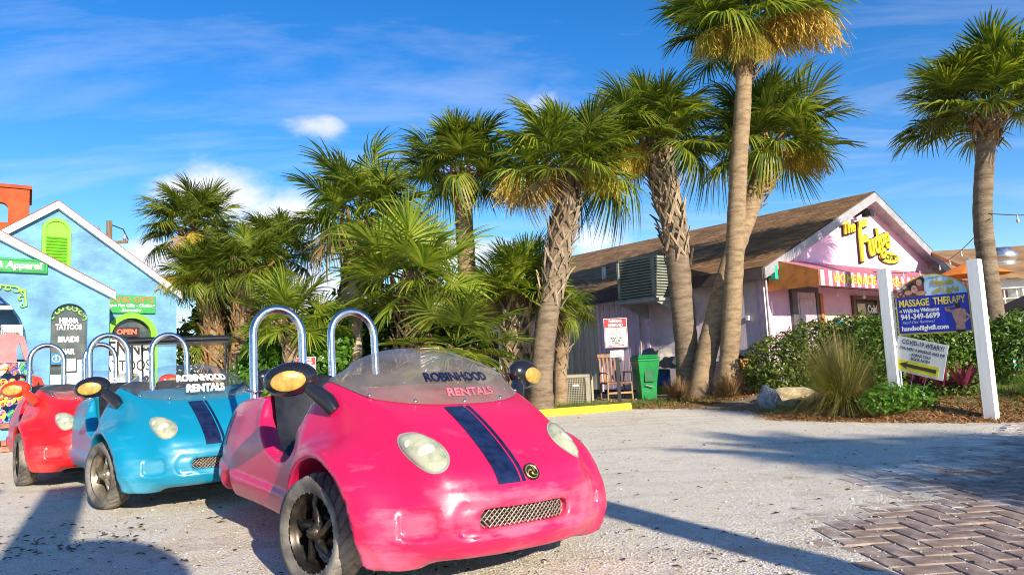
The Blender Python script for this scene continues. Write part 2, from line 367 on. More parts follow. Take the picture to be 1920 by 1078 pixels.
def paver_mesh(mb=None, x=0, y=0, z=0, a=0, tilt=(0, 0), mi=0):
    mb = mb or MB(); M = Matrix.Translation((x, y, z)) @ Euler((tilt[0], tilt[1], a)).to_matrix().to_4x4()
    mb.box(-.1205, .1205, -.058, .058, -.05, 0, mi, M, bev=.006); return mb
pm = [paver_mesh().mesh('paver') for _ in range(8)]
rest = MB()
for n_, (d_, x, y, vert, rise) in enumerate(cells):
    tl = (random.gauss(0, .008), random.gauss(0, .008)); z = rise+random.gauss(0, .0016); k = random.randrange(5)
    if n_ < 300:
        o = link('paver', pm[k], PAV[k], pav_root); o.location = (x-1.79, y-4.86, z); o.rotation_euler = (*tl, ang+(R(90) if vert else 0))
    else: paver_mesh(rest, x-1.79, y-4.86, z, ang+(R(90) if vert else 0), tl, k)
if rest.v: stuff(rest.build('paver', PAV, pav_root))

# loose shell chips and leaf scraps lying on the gravel
n = 11000
th = rng.uniform(R(-44), R(44), n); rr = np.exp(rng.uniform(math.log(1.7), math.log(14), n)); cx, cy = rr*np.sin(th), rr*np.cos(th)
sz = rng.uniform(.003, .0085, n)*np.where(rng.random(n) < .05, 1.9, 1)
oct_ = np.array([(1, 0, 0), (0, 1, 0), (-1, 0, 0), (0, -1, 0), (0, 0, .7), (0, 0, -.5)])
V = np.stack([cx, cy, np.where(rng.random(n) < .25, .009, .002)+wave(cx, cy)*.006], -1)[:, None, :] + oct_[None]*sz[:, None, None]*rng.uniform(.6, 1.4, (n, 6, 3))
F = np.array([(0, 1, 4), (1, 2, 4), (2, 3, 4), (3, 0, 4), (1, 0, 5), (2, 1, 5), (3, 2, 5), (0, 3, 5)])
stuff(link('gravel', np_mesh('gravel', V.reshape(-1, 3), (F[None]+np.arange(n)[:, None, None]*6).reshape(-1, 3)), mat('shell_chip', (.62, .58, .50), .9, var=.5, scale=18, col2=(.22, .18, .14), lo=.42, hi=.72)))
n = 1300
th = rng.uniform(R(-42), R(42), n); rr = np.exp(rng.uniform(math.log(2.2), math.log(13), n)); cx, cy = rr*np.sin(th), rr*np.cos(th)
cl = rng.random(n) < .16; cx = np.where(cl, rng.normal(-2.9, .35, n), cx); cy = np.where(cl, rng.normal(4.35, .25, n), cy)
a = rng.uniform(0, 6.28, n); l_ = rng.uniform(.006, .030, n)
q = np.array([(-1, 0, .0), (0, -.28, .25), (1, 0, .05), (0, .28, .3)])
V = np.stack([q[None, :, 0]*np.cos(a)[:, None]-q[None, :, 1]*np.sin(a)[:, None], q[None, :, 0]*np.sin(a)[:, None]+q[None, :, 1]*np.cos(a)[:, None], np.repeat(q[None, :, 2], n, 0)], -1)*l_[:, None, None]+np.stack([cx, cy, np.full(n, .006)], -1)[:, None]
stuff(link('leaf_litter', np_mesh('leaf_litter', V.reshape(-1, 3), (np.arange(4)[None]+np.arange(n)[:, None]*4)), mat('dead_leaf', (.10, .06, .03), .8, var=.5, scale=7)))

# planting bed: a low mound of soil and pine straw in front of the pink shop
EDGE = np.array([(-1.5, 13.1), (2.2, 12.95), (3.3, 12.2), (3.85, 11.3), (3.7, 9.95), (4.5, 9.2), (5.9, 8.5), (7.5, 8.2), (13, 8.0)])
POLY = np.vstack([EDGE, [(13, 17.5), (-1.5, 17.5)]])
def inside(x, y):
    r = np.zeros(x.shape, bool); j = len(POLY)-1
    for i in range(len(POLY)):
        (xi, yi), (xj, yj) = POLY[i], POLY[j]
        r ^= ((yi > y) != (yj > y)) & (x < (xj-xi)*(y-yi)/(yj-yi+1e-12)+xi); j = i
    return r
def edist(x, y):
    d = np.full(x.shape, 99.)
    for (x0, y0), (x1, y1) in zip(EDGE[:-1], EDGE[1:]):
        t = np.clip(((x-x0)*(x1-x0)+(y-y0)*(y1-y0))/((x1-x0)**2+(y1-y0)**2), 0, 1); d = np.minimum(d, np.hypot(x-x0-t*(x1-x0), y-y0-t*(y1-y0)))
    return d
def bed_z(x, y):
    x = np.asarray(x, float); y = np.asarray(y, float); d = edist(x, y); h = .07+.17/(1+np.exp(-(x-4.1)*3)); s = np.clip(d/1.1, 0, 1)
    z = h*(s*s*(3-2*s))+.012+.012*np.sin(x*7+y*3)*np.sin(y*6-x)
    return np.where(inside(x, y), z, -.05)
BX, BY = np.meshgrid(np.linspace(-1.4, 12.9, 130), np.linspace(7.9, 17.4, 90), indexing='ij')
SOIL = mat('pine_straw_soil', (.30, .17, .08), .95, var=.3, scale=3.5, bump=1, bscale=45, bdist=.03, col2=(.33, .27, .18), lo=.42, hi=.62, detail=9)
structure(link('planting_bed', np_mesh('planting_bed', np.stack([BX, BY, bed_z(BX, BY)], -1).reshape(-1, 3), gridfaces(*BX.shape), True), SOIL))

# ------------------------------------------------------------------ pink shop on the right (x along its front, y along its side, away from the viewer)
PINK = mat('pink_stucco', (.80, .50, .65), .85, var=.06, scale=3, bump=.25, bscale=60, bdist=.004)
MAUVE = mat('mauve_stucco', (.76, .62, .68), .9, var=.12, scale=2.2, bump=.5, bscale=30, bdist=.01)
SIDING = mat('mauve_siding', (.72, .55, .64), .85, var=.10, scale=2.5, bump=.15, bscale=50, stretch=(6, 6, .6))
BEIGE = mat('beige_siding', (.50, .46, .36), .85, var=.10, scale=2.5, bump=.15, bscale=50, stretch=(6, 6, .6))
TRIM = mat('grey_white_trim', (.33, .32, .33), .7, var=.1, scale=4)
WHITE = mat('white_paint', (.78, .77, .74), .55, var=.07, scale=5)
DARK = mat('dark_gap', (.035, .032, .03), .8)
GREYM = mat('grey_conduit', (.33, .30, .31), .5, var=.2)
ORANGE = mat('awning_end_orange', (.42, .15, .035), .8, var=.15)
GLASS_D = mat('dark_window', (.03, .03, .035), .08, var=.3)
def shingle_mat():
    m = mat('brown_shingle', (.33, .185, .085), .95, var=.3, scale=2.2, bump=.5, bscale=120, bdist=.006, col2=(.20, .11, .052), lo=.38, hi=.68)
    t = m.node_tree; b = t.nodes['Principled BSDF']; src = b.inputs['Base Color'].links[0].from_socket
    g = t.nodes.new('ShaderNodeNewGeometry'); mv = t.nodes.new('ShaderNodeMapRange'); mv.inputs['To Min'].default_value = .68; mv.inputs['To Max'].default_value = 1.3; t.links.new(g.outputs['Random Per Island'], mv.inputs['Value'])
    hv = t.nodes.new('ShaderNodeHueSaturation'); t.links.new(mv.outputs[0], hv.inputs['Value']); t.links.new(src, hv.inputs['Color']); t.links.new(hv.outputs[0], b.inputs['Base Color']); return m
SHINGLE = shingle_mat()
HW, EZ, AZ_, LEN = 4.82, 2.75, 4.74, 19.0
shop = thing('candy_shop', 'pink gabled shop with brown shingle roof, striped awning and yellow script sign', 'shop', (5.29, 14.6, 0), R(38))
w = MB()
w.prism([(0, 0), (2*HW, 0), (2*HW, EZ), (HW, AZ_), (0, EZ)], 0, .16, 'y'); w.build('front_wall', PINK, shop)
w = MB(); w.box(0, .16, .163, 3.2, 0, EZ-.02); w.box(2*HW-.16, 2*HW, .163, LEN, 0, EZ-.02); w.box(.3, 2*HW-.3, LEN-.2, LEN, 0, EZ); w.build('stucco_wall', MAUVE, shop)
w = MB(); w.box(.05, .16, 3.2, LEN, 0, EZ-.02); w.build('wall_backing', DARK, shop)
bm_ = MB().box(0, .07, 0, .196, .12, EZ-.05, bev=.008).mesh('siding_board')
y = 3.27
while y < 14.5:
    link('siding_board', bm_, None, shop, Matrix.Translation((-.012, y, 0))).data = bm_
    y += .204
sb = [o for o in shop.children if o.name.startswith('siding_board')]
bm2 = bm_.copy(); bm_.materials.append(SIDING); bm2.materials.append(BEIGE)
for o in sb:
    if o.location.y > 4.86: o.data = bm2
for (xa, ya, yb, za) in ((-.03, 3.17, 3.255, 0), (-.035, 4.86, 4.93, .05), (-.03, -.03, .08, 0)): w = MB(); w.box(xa, .05, ya, yb, za, EZ-.1); w.build('corner_trim', mat('pale_pink_trim', (.80, .62, .72), .6), shop)
# openings in the far beige part
for (y0, y1, z0, z1, nm, mm) in ((8.2, 9.0, .1, 2.1, 'side_door', mat('cream_door', (.62, .60, .46), .6)), (9.3, 10.6, .8, 1.9, 'window', GLASS_D)):
    o = MB().box(-.045, -.02, y0, y1, z0, z1).build(nm, mm, shop)
    f = MB(); f.ring([(y0-.08, z0-.08), (y1+.08, z0-.08), (y1+.08, z1+.08), (y0-.08, z1+.08), (y0-.08, z0-.08)], [(y0, z0), (y1, z0), (y1, z1), (y0, z1), (y0, z0)], -.08, -.02, 'x'); f.build('frame', WHITE, o)
# roof
sl_ = (AZ_-EZ)/HW; ov = .42; zt = lambda x: EZ+.10+sl_*x
w = MB()
for s in (0, 1):
    X = (lambda x: x) if s == 0 else (lambda x: 2*HW-x)
    p = [(X(-ov), zt(-ov)-.09), (X(HW), zt(HW)-.09), (X(HW), zt(HW)), (X(-ov), zt(-ov))]
    w.prism(p, -.31, LEN+.4, 'y')
roof = w.build('roof', mat('roof_deck', (.12, .075, .04), .9), shop)
# shingles: lapped courses with staggered tabs
V, Fq = [], []
sl_len = math.hypot(HW+ov, sl_*(HW+ov)); nx = Vector((1, 0, sl_)).normalized(); nn = Vector((-sl_, 0, 1)).normalized()
nc = int(sl_len/.15)
for s in (0, 1):
    for c in range(nc+1):
        a0 = c*.15-.02; a1 = min(a0+.17, sl_len); yy = -.345-random.random()*.3
        while yy < LEN+.4:
            wd_ = random.choice((.16, .25, .33, .33, .42)); y0, y1 = max(yy, -.345), min(yy+wd_-.006, LEN+.42); yy += wd_
            if y1 <= y0: continue
            e = random.uniform(0, .012); th_ = random.uniform(.012, .02); k = len(V)
            for (a, h) in ((a0-e, th_), (a1, .006), (a0-e, .001)):
                for yv in (y0, y1):
                    p = Vector((-ov, 0, zt(-ov)))+nx*a+nn*h; V.append((p.x if s == 0 else 2*HW-p.x, yv, p.z))
            Fq += [(k, k+1, k+3, k+2), (k, k+4, k+5, k+1)]
stuff(link('shingles', np_mesh('shingles', np.array(V), np.array(Fq)), SHINGLE, roof))
w = MB(); w.box(-ov-.03, -ov, -.30, LEN, zt(-ov)-.26, zt(-ov)-.02); w.box(-ov, 0, -.29, LEN, zt(-ov)-.19, zt(-ov)-.16); w.build('fascia', mat('dark_fascia', (.09, .065, .06), .8), shop)
w = MB()
for s in (0, 1):
    X = (lambda x: x) if s == 0 else (lambda x: 2*HW-x)
    w.prism([(X(-ov), zt(-ov)-.25), (X(HW+(0 if s else .0)), zt(HW)-.25), (X(HW), zt(HW)-.03), (X(-ov), zt(-ov)-.03)], -.355-.002*s, -.315, 'y')
w.build('rake_board', TRIM, shop)
w = MB()
for s in (0, 1):
    X = (lambda x: x) if s == 0 else (lambda x: 2*HW-x)
    w.prism([(X(-ov), zt(-ov)-.14), (X(HW), zt(HW)-.14), (X(HW), zt(HW)-.095), (X(-ov), zt(-ov)-.095)], -.31, -.002, 'y')
w.build('soffit', TRIM, shop)
# striped metal awning over the front
AP = mat('awning_pale', (.82, .52, .58), .55); AR = mat('awning_red', (.58, .12, .17), .55)
aw = MB(); st = .15; xx = .12; k = 0
while xx < 8.6:
    h = .012 if k % 2 else 0; mi = k % 2
    P = lambda x, y, z, hh: (x, y, z+hh)
    aw.add([(xx, -.003, 2.92+h), (xx+st, -.003, 2.92+h), (xx+st, -1.2, 2.51+h), (xx, -1.2, 2.51+h), (xx, -.003, 2.89), (xx+st, -.003, 2.89), (xx+st, -1.2, 2.48), (xx, -1.2, 2.48)], [[0, 1, 2, 3], [4, 7, 6, 5], [0, 3, 7, 4], [1, 5, 6, 2]], mi)
    xx += st; k += 1
awn = aw.build('awning', [AP, mat('awning_rose', (.62, .22, .28), .55)], shop)
va = MB(); xx = .12; k = 0
while xx < 8.6:
    d = .006 if k % 2 else 0
    va.box(xx, xx+st, -1.225-d, -1.205, 2.20, 2.515, k % 2); xx += st; k += 1
val = va.build('valance', [AP, AR], awn)
for x in (.10, 8.62): e = MB(); e.prism([(0, 2.93), (-1.2, 2.52), (-1.2, 2.2), (0, 2.2)], x-.012, x+.012, 'x'); e.build('awning_end', ORANGE, awn)
YEL = mat('yellow_letter', (.85, .66, .02), .5, var=.05); BLACK = mat('black_letter', (.015, .013, .012), .5)
for x0, w_, s_ in ((.62, 3.0, 'HOMEMADE FUDGE'), (3.75, .12, '-'), (4.15, 3.0, 'HOMEMADE FUDGE')):
    text(s_, .27, YEL, awn, (x0+w_/2, -1.236, 2.357), width=w_, bold=.004, ext=.004, spacing=1.15, sy=.95)
# script sign on the gable
sg = bpy.data.objects.new('gable_sign', None); COL.objects.link(sg); sg.parent = shop
def script(s, size, x, z, rot, sh=.32, b=.022, sx=1.0, sz=1.0):
    for (mm, bb, dy, e_, dx, dz) in ((BLACK, b+.022, -.035, .03, .022, -.018), (YEL, b, -.085, .02, 0, 0)):
        me = text_mesh(s, size, bold=bb, shear=sh, ext=e_, spacing=1.0, res=4)
        M = Matrix.Translation((x+dx, dy, z+dz)) @ Matrix.Rotation(R(-rot), 4, 'Y') @ Matrix.Rotation(R(90), 4, 'X') @ Matrix.Diagonal((sx, sz, 1, 1))
        link('lettering', me, mm, sg, M)
script('The', .40, 3.80, 3.86, 12, sx=1.05, b=.008)
script('F', 1.15, 4.42, 3.52, 13, .30, .018, sx=1.0, sz=1.2); script('udge', .68, 5.33, 3.62, 15, .28, .014, sx=.98, sz=1.25)
ov_ = [(5.98+.60*math.cos(t), 3.25+.165*math.sin(t)) for t in np.linspace(0, 2*math.pi, 33)[:-1]]
MB().prism([(x+.02, z-.02) for x, z in ov_], -.03, -.01, 'y').build('sign_oval', BLACK, sg); MB().prism([((x-5.98)*.95+5.98, (z-3.25)*.92+3.25) for x, z in ov_], -.05, -.032, 'y').build('sign_oval', YEL, sg)
text('FACTORY', .19, BLACK, sg, (5.98, -.056, 3.25), width=.86, bold=.006, ext=.003)
# floodlight under the ridge
fl = MB(); fl.box(4.25, 4.42, -.40, -.18, 4.28, 4.34); fl.box(4.1, 4.28, -.52, -.30, 4.12, 4.26, M=None); fl.tube([(4.33, -.03, 4.2), (4.33, -.25, 4.3)], .03); fl.build('floodlight', BLACK, shop)
# door, posters and window under the awning
d = MB(); d.box(1.22, 2.02, -.05, -.003, .08, 2.22); door = d.build('door', mat('pale_pink_door', (.62, .47, .55), .5, var=.1), shop)
f = MB(); f.box(1.0, 1.215, -.075, -.004, .0, 2.34); f.box(2.025, 2.13, -.075, -.004, 0, 2.34); f.box(1.216, 2.024, -.074, -.004, 2.225, 2.34); f.build('frame', mat('door_frame_dark', (.10, .095, .10), .5), door)
p = MB(); p.box(1.32, 1.92, -.062, -.052, .25, .95); p.box(1.32, 1.92, -.062, -.052, 1.1, 2.1); p.build('door_panel', mat('door_pane', (.55, .36, .46), .25), door)
MB().box(2.14, 2.26, -.10, -.004, 0, 2.2).build('post', mat('orange_post', (.6, .17, .04), .6), shop)
win = MB().box(3.85, 7.6, -.03, -.004, .9, 2.1).build('window', GLASS_D, shop)
f = MB(); f.ring([(3.75, .8), (7.7, .8), (7.7, 2.2), (3.75, 2.2), (3.75, .8)], [(3.85, .9), (7.6, .9), (7.6, 2.1), (3.85, 2.1), (3.85, .9)], -.07, -.005); f.box(5.0, 5.06, -.06, -.032, .9, 2.1); f.build('frame', mat('window_frame_brown', (.2, .1, .06), .6), win)
c_ = MB(); c_.box(4.0, 4.4, -.036, -.031, 1.3, 2.0); c_.build('menu_card', mat('cream_card', (.7, .62, .4), .6), win)
text('Cold', .26, WHITE, win, (4.75, -.04, 1.86), bold=.014)
po = MB(); po.box(2.42, 3.65, -.03, -.004, .9, 1.78); poster = po.build('poster', mat('poster_paper', (.70, .62, .55), .6, var=.2, scale=9, col2=(.75, .42, .25)), shop)
sp = MB(); sp.prism([(3.0+r_*math.cos(t), 1.38+r_*math.sin(t)) for t, r_ in zip(np.linspace(0, 2*math.pi, 33)[:-1], [.34, .25]*16)], -.036, -.031); sp.build('sun_emblem', mat('poster_teal', (.02, .3, .4), .5), poster)
MB().prism([(3.0+.15*math.cos(t), 1.33+.15*math.sin(t)) for t in np.linspace(0, 2*math.pi, 17)[:-1]], -.041, -.037).build('sun_disc', YEL, poster)
# conduit and hardware on the side wall
c_ = MB(); c_.tube([(-.05, 1.75, .1), (-.05, 1.80, 1.2), (-.05, 1.72, 1.9), (-.05, 1.88, 2.48), (-.06, 1.6, 2.6), (-.06, 1.35, 2.52)], .022, 8); c_.tube([(-.06, -.12, .1), (-.06, -.12, 2.45), (-.08, -.02, 2.58), (-.10, 1.5, 2.56), (-.1, 5.2, 2.5)], .03, 8); c_.tube([(-.05, 3.45, .1), (-.05, 3.42, 2.3)], .02, 8); c_.build('conduit', GREYM, shop)
c_ = MB(); c_.box(-.07, -.002, .35, .42, 1.62, 1.72); c_.box(-.06, -.013, 4.1, 4.2, .88, 1.0); c_.build('outlet_box', WHITE, shop)
c_ = MB(); c_.tube([(-.1, 5.6, 2.42), (-.1, 3.6, 2.46)], .06, 8); c_.build('blue_pipe', mat('blue_pipe', (.04, .10, .16), .6), shop)
c_ = MB(); c_.tube([(-.1, 5.6, .1), (-.1, 5.6, 2.5)], .03, 8); c_.tube([(-.1, 5.9, .1), (-.1, 5.9, 2.5)], .03, 8); c_.build('downpipe', mat('beige_pipe', (.5, .47, .4), .6), shop)
MB().box(-.06, .05, -.36, -.19, 2.42, 2.72, bev=.01).build('teal_patch', mat('teal_paint', (.02, .42, .30), .5), shop)
MB().tube([(.6, 5.2, zt(.6)), (.6, 5.2, zt(.6)+.35)], .06, 10).build('roof_vent_pipe', mat('vent_pipe', (.55, .55, .55), .4), roof)
# ------------------------------------------------------------------ blue shop on the left (x along its front, negative to the left; y away)
BLUE = mat('blue_stucco', (.150, .335, .52), .9, var=.18, scale=1.8, bump=1.0, bscale=5, bdist=.03, stretch=(1, 1, 1.5), detail=9)
LIME = mat('lime_paint', (.20, .62, .025), .5, var=.06)
SIGNG = mat('sign_green', (.025, .34, .07), .5, var=.06)
RED_T = mat('sign_red', (.65, .03, .03), .5)
gift = thing('gift_shop', 'light blue stucco gift shop with white edged gables and lime green trim', 'shop', (-6.64, 13.64, 0), R(44))
def arch_poly(x0, x1, z0, zt_, n=14):
    r_ = (x1-x0)/2; return [(x0, z0)]+[(x0+r_-r_*math.cos(math.pi*i/n), zt_-r_+r_*math.sin(math.pi*i/n)) for i in range(n+1)]+[(x1, z0)]
def wall_with_arches(outline_top, x0, x1, arches, y0, y1, z0=0):
    """Wall with arched holes, cut into vertical strips; outline_top(x) gives the wall head."""
    mb = MB(); cuts = [x0]
    for a in sorted(arches): cuts += [a[0], a[1]]
    cuts.append(x1)
    apex = [v for v in PEAKS if x0 < v < x1]
    for i in range(0, len(cuts)-1, 2):
        a, b = cuts[i], cuts[i+1]; xs_ = [a]+[v for v in apex if a < v < b]+[b]
        mb.prism([(a, z0), (b, z0)]+[(x, outline_top(x)) for x in xs_[::-1]], y0, y1)
    for (a, b, h0, ht) in arches:
        n = 14; r_ = (b-a)/2
        for i in range(n):
            xa, xb = a+r_-r_*math.cos(math.pi*i/n), a+r_-r_*math.cos(math.pi*(i+1)/n); za, zb = ht-r_+r_*math.sin(math.pi*i/n), ht-r_+r_*math.sin(math.pi*(i+1)/n)
            mid = [v for v in apex if xa < v < xb]
            mb.prism([(xa, za), (xb, zb), (xb, outline_top(xb))]+[(v, outline_top(v)) for v in mid]+[(xa, outline_top(xa))], y0, y1)
        if h0 > z0+.01: mb.prism([(a, z0), (b, z0), (b, h0), (a, h0)], y0, y1)
    return mb
PEAKS = [-2.04]
top_main = lambda x: 4.12-abs(x+2.04)*.745
wall_with_arches(top_main, -4.1, 0, [(-1.16, -.46, .40, 2.12)], 0, .2).build('main_wall', BLUE, gift)
w = MB(); w.box(-.2, 0, .203, 7, 0, 2.60); w.box(-4.1, -3.9, .203, 7, 0, 2.6); w.build('side_wall', BLUE, gift)
PEAKS = [-3.62]
top_bay = lambda x: 3.68-abs(x+3.62)*.553
BD = -.9
wall_with_arches(top_bay, -5.85, -1.40, [(-2.26, -1.73, .55, 2.28), (-4.6, -2.58, .42, 2.6)], BD, BD+.2).build('bay_wall', BLUE, gift)
w = MB(); w.box(-1.6, -1.40, BD+.203, -.003, 0, 2.43); w.build('bay_side_wall', BLUE, gift)
# white verge boards and roofs
VER = mat('white_verge', (.80, .79, .76), .5, var=.05)
w = MB()
for (pk, x0, x1, f, y0) in ((-2.04, -4.2, .07, top_main, -.10), (-3.62, -5.95, -1.33, top_bay, BD-.10)):
    for xa, xb in ((x0, pk), (pk, x1)):
        w.prism([(xa, f(xa)-.055), (xb, f(xb)-.055), (xb, f(xb)+.075), (xa, f(xa)+.075)], y0, y0+.12)
w.build('verge_board', VER, gift)
w = MB()
for (pk, x0, x1, f, y0, y1) in ((-2.04, -4.2, .07, top_main, -.08, 7.2), (-3.62, -5.95, -1.33, top_bay, BD-.08, 4)):
    for xa, xb in ((x0, pk), (pk, x1)):
        w.prism([(xa, f(xa)+.02), (xb, f(xb)+.02), (xb, f(xb)+.10), (xa, f(xa)+.10)], y0, y1)
w.build('roof', mat('red_brown_roof', (.25, .07, .045), .8), gift)
# attic vent: lime arch with louvre slats
vt = MB(); vt.prism(arch_poly(-2.24, -1.86, 3.02, 3.86), -.035, -.003); vent = vt.build('attic_vent', LIME, gift)
vt = MB(); o_ = arch_poly(-2.27, -1.83, 2.98, 3.89); i_ = arch_poly(-2.22, -1.88, 3.03, 3.83); vt.ring(o_, i_, -.06, -.004); vt.build('frame', LIME, vent)
slat = MB().box(-.155, .155, -.02, .02, -.005, .005, M=Matrix.Rotation(R(-42), 4, 'X')).mesh('slat')
for k in range(9): link('slat', slat, LIME, vent, Matrix.Translation((-2.05, -.062, 3.07+k*.057)))
# signs on the wall
s_ = MB(); s_.box(-1.36, -.40, -.05, -.004, 2.20, 2.535, bev=.008); sgn = s_.build('wall_sign', SIGNG, gift)
text('ISLAND GIFTS', .16, mat('sign_tan', (.45, .16, .06), .6), sgn, (-.875, -.056, 2.45), width=.88, bold=.004); 
text('Unique Fun Gifts - Clothing', .085, WHITE, sgn, (-.87, -.056, 2.345), width=.88, shear=.25, bold=.002); text('Souvenirs', .085, WHITE, sgn, (-.83, -.056, 2.255), shear=.25, bold=.002)
s_ = MB(); s_.box(-4.2, -2.33, BD-.06, BD-.004, 2.76, 2.99, bev=.01); sgn = s_.build('wall_sign', SIGNG, gift)
s_ = MB(); s_.ring([(-4.17, 2.785), (-2.36, 2.785), (-2.36, 2.965), (-4.17, 2.965), (-4.17, 2.785)], [(-4.15, 2.80), (-2.38, 2.80), (-2.38, 2.95), (-4.15, 2.95), (-4.15, 2.80)], BD-.066, BD-.061); s_.build('sign_border', mat('sign_dark_green', (.012, .2, .05), .5), sgn)
text('Swimwear & Apparel', .15, WHITE, sgn, (-2.42, BD-.07, 2.875), align='RIGHT', shear=.12, bold=.006)
# arched door with OPEN sign and tattoo banner
PANE = mat('window_pane', (.05, .065, .07), .06, var=.5, scale=3, col2=(.12, .13, .12))
dr = MB(); dr.box(-1.16, -.46, .10, .13, .40, 2.12); door = dr.build('arched_door', PANE, gift)
f = MB(); f.ring(arch_poly(-1.26, -.36, .40, 2.21), arch_poly(-1.15, -.47, .40, 2.11), -.05, .06); f.build('frame', LIME, door)
b_ = MB(); b_.box(-1.42, -.43, -.075, -.06, .45, 1.70); ban = b_.build('tattoo_banner', WHITE, door)
text('HENNA', .36, BLACK, ban, (-.95, -.08, 1.53), width=.92, bold=.006); text('TATTOOS', .29, BLACK, ban, (-.95, -.08, 1.21), width=.92, bold=0); text('BRAIDS &', .31, BLACK, ban, (-.95, -.08, .90), width=.94, bold=.012); text('HAIR WRAPS', .2, BLACK, ban, (-.95, -.08, .64), width=.7, bold=.006)
b_ = MB(); b_.box(-1.10, -.66, .02, .032, 1.76, 1.94); opn = b_.build('open_sign', mat('open_dark', (.04, .02, .02), .3), door)
text('OPEN', .13, mat('open_neon', (.9, .10, .05), .4, emit=1.2), opn, (-.88, .016, 1.85), width=.34, bold=.004)
def scroll(mb, x, z, s, flip, y, a0=0):
    pts = [(x+flip*s*(.1+.55*t)*math.cos(a0+t*5.2), y, z+s*(.1+.55*t)*math.sin(a0+t*5.2)) for t in np.linspace(0, 1, 16)]
    mb.tube(pts, [.006+.016*math.sin(math.pi*min(1, t*1.1+.05))*s/.12 for t in np.linspace(0, 1, 16)], 6)
# arched window with henna lettering and price papers
wn_ = MB(); wn_.box(-2.26, -1.73, BD+.09, BD+.12, .55, 2.28); win = wn_.build('arched_window', PANE, gift)
sc = MB()
for k in range(7):
    an = R(165-k*25); scroll(sc, -1.995+.235*math.cos(an), 2.0+.22*math.sin(an), .085, 1 if k % 2 else -1, BD+.07, an)
sc.build('scrollwork', mat('lime_scroll', (.28, .62, .10), .5), win)
for t_, z_, s_, w_ in (('HENNA', 1.99, .12, .28), ('TATTOOS', 1.885, .12, .38), ('BRAIDS', 1.68, .12, .31), ('HAIR', 1.475, .12, .18)): text(t_, s_, WHITE, win, (-1.99, BD+.075, z_), width=w_, bold=.008)
pp = MB(); pp.box(-2.06, -1.88, BD+.06, BD+.066, 1.15, 1.36); pp.box(-1.86, -1.74, BD+.062, BD+.068, 1.0, 1.34); pp.box(-2.24, -2.08, BD+.06, BD+.066, .7, 1.1); pp.box(-2.05, -1.78, BD+.056, BD+.06, .72, 1.12); pp.build('price_sheet', mat('paper_print', (.72, .72, .70), .7, var=.2, scale=30, col2=(.35, .38, .42), lo=.5, hi=.7), win)
pp = MB(); pp.box(-2.25, -2.10, BD-.012, BD-.003, 1.27, 1.45); st_ = pp.build('blue_notice', mat('notice_blue', (.02, .22, .55), .5), gift)
pp = MB(); pp.ring([(-2.175+.06*math.cos(t), 1.36+.06*math.sin(t)) for t in np.linspace(0, 6.2832, 21)], [(-2.175+.048*math.cos(t), 1.36+.048*math.sin(t)) for t in np.linspace(0, 6.2832, 21)], BD-.016, BD-.0125); pp.box(-2.185, -2.165, BD-.016, BD-.0125, 1.325, 1.38); pp.sphere((-2.175, BD-.014, 1.395), (.011, .004, .011)); pp.build('notice_symbol', WHITE, st_)
# big arch of the porch: blue roller awning, scroll bracket, lime arch behind
bl = MB()
for k in range(6): bl.box(-4.6, -2.60, BD+.05+.02*k, BD+.075+.02*k, 2.60-.055*(k+1), 2.60-.055*k-.004)
bl.box(-4.6, -2.6, BD+.03, BD+.2, 2.17, 2.23, 1); bl.build('roller_blind', [mat('blind_blue', (.015, .10, .38), .5), WHITE], gift)
sc = MB()
for (dx, dz, s, fl_, a) in ((.02, .02, .1, 1, 0), (.12, .06, .11, -1, 1), (.25, .07, .09, 1, 2), (.06, -.10, .09, -1, 4), (.04, -.2, .07, 1, 1), (.36, .08, .07, -1, .5)): scroll(sc, -2.62-dx, 2.47+dz-.03, s, fl_, BD-.03, a)
sc.tube([(-2.61, BD-.03, 2.22), (-2.63, BD-.03, 2.45), (-2.75, BD-.03, 2.53), (-3.05, BD-.03, 2.56)], .018, 6); sc.build('scroll_bracket', mat('lime_scroll', (.28, .62, .10), .5), gift)
f = MB(); f.ring(arch_poly(-3.9, -2.45, .3, 2.12), arch_poly(-3.8, -2.55, .3, 2.02), .02, .06); f.box(-3.8, -2.55, .16, .18, .3, 2.0, 1); f.build('inner_arch', [LIME, DARK], gift)
MB().box(-5.6, -1.6, -.02, .0, .0, 2.6).build('porch_back_wall', BLUE, gift)
# porch step: brick treads with a blue riser
BRK = [mat('step_brick_%d' % i, c_, .9, var=.2, scale=9, bump=.4, bscale=60) for i, c_ in enumerate(((.42, .17, .11), (.36, .15, .10), (.46, .21, .14)))]
w = MB(); w.box(-6.2, -1.3, -1.7, BD-.003, 0, .34); stp = w.build('porch_step', mat('riser_blue', (.20, .45, .62), .7), gift)
bk = [MB().box(0, .232, -.11, .0, -.03, .045, bev=.006).mesh('brick') for _ in range(3)]
for k in range(20):
    j = k % 3; link('brick', bk[j], BRK[j], stp, Matrix.Translation((-6.2+k*.245, -1.69, .37)))
    j = (k+1) % 3; link('brick', bk[j], BRK[j], stp, Matrix.Translation((-6.2+k*.245-.1, -1.8, .04)))
    j = (k+2) % 3; link('brick', bk[j], BRK[j], stp, Matrix.Translation((-6.2+k*.245, -1.8, .125)))
for j in range(3): pass
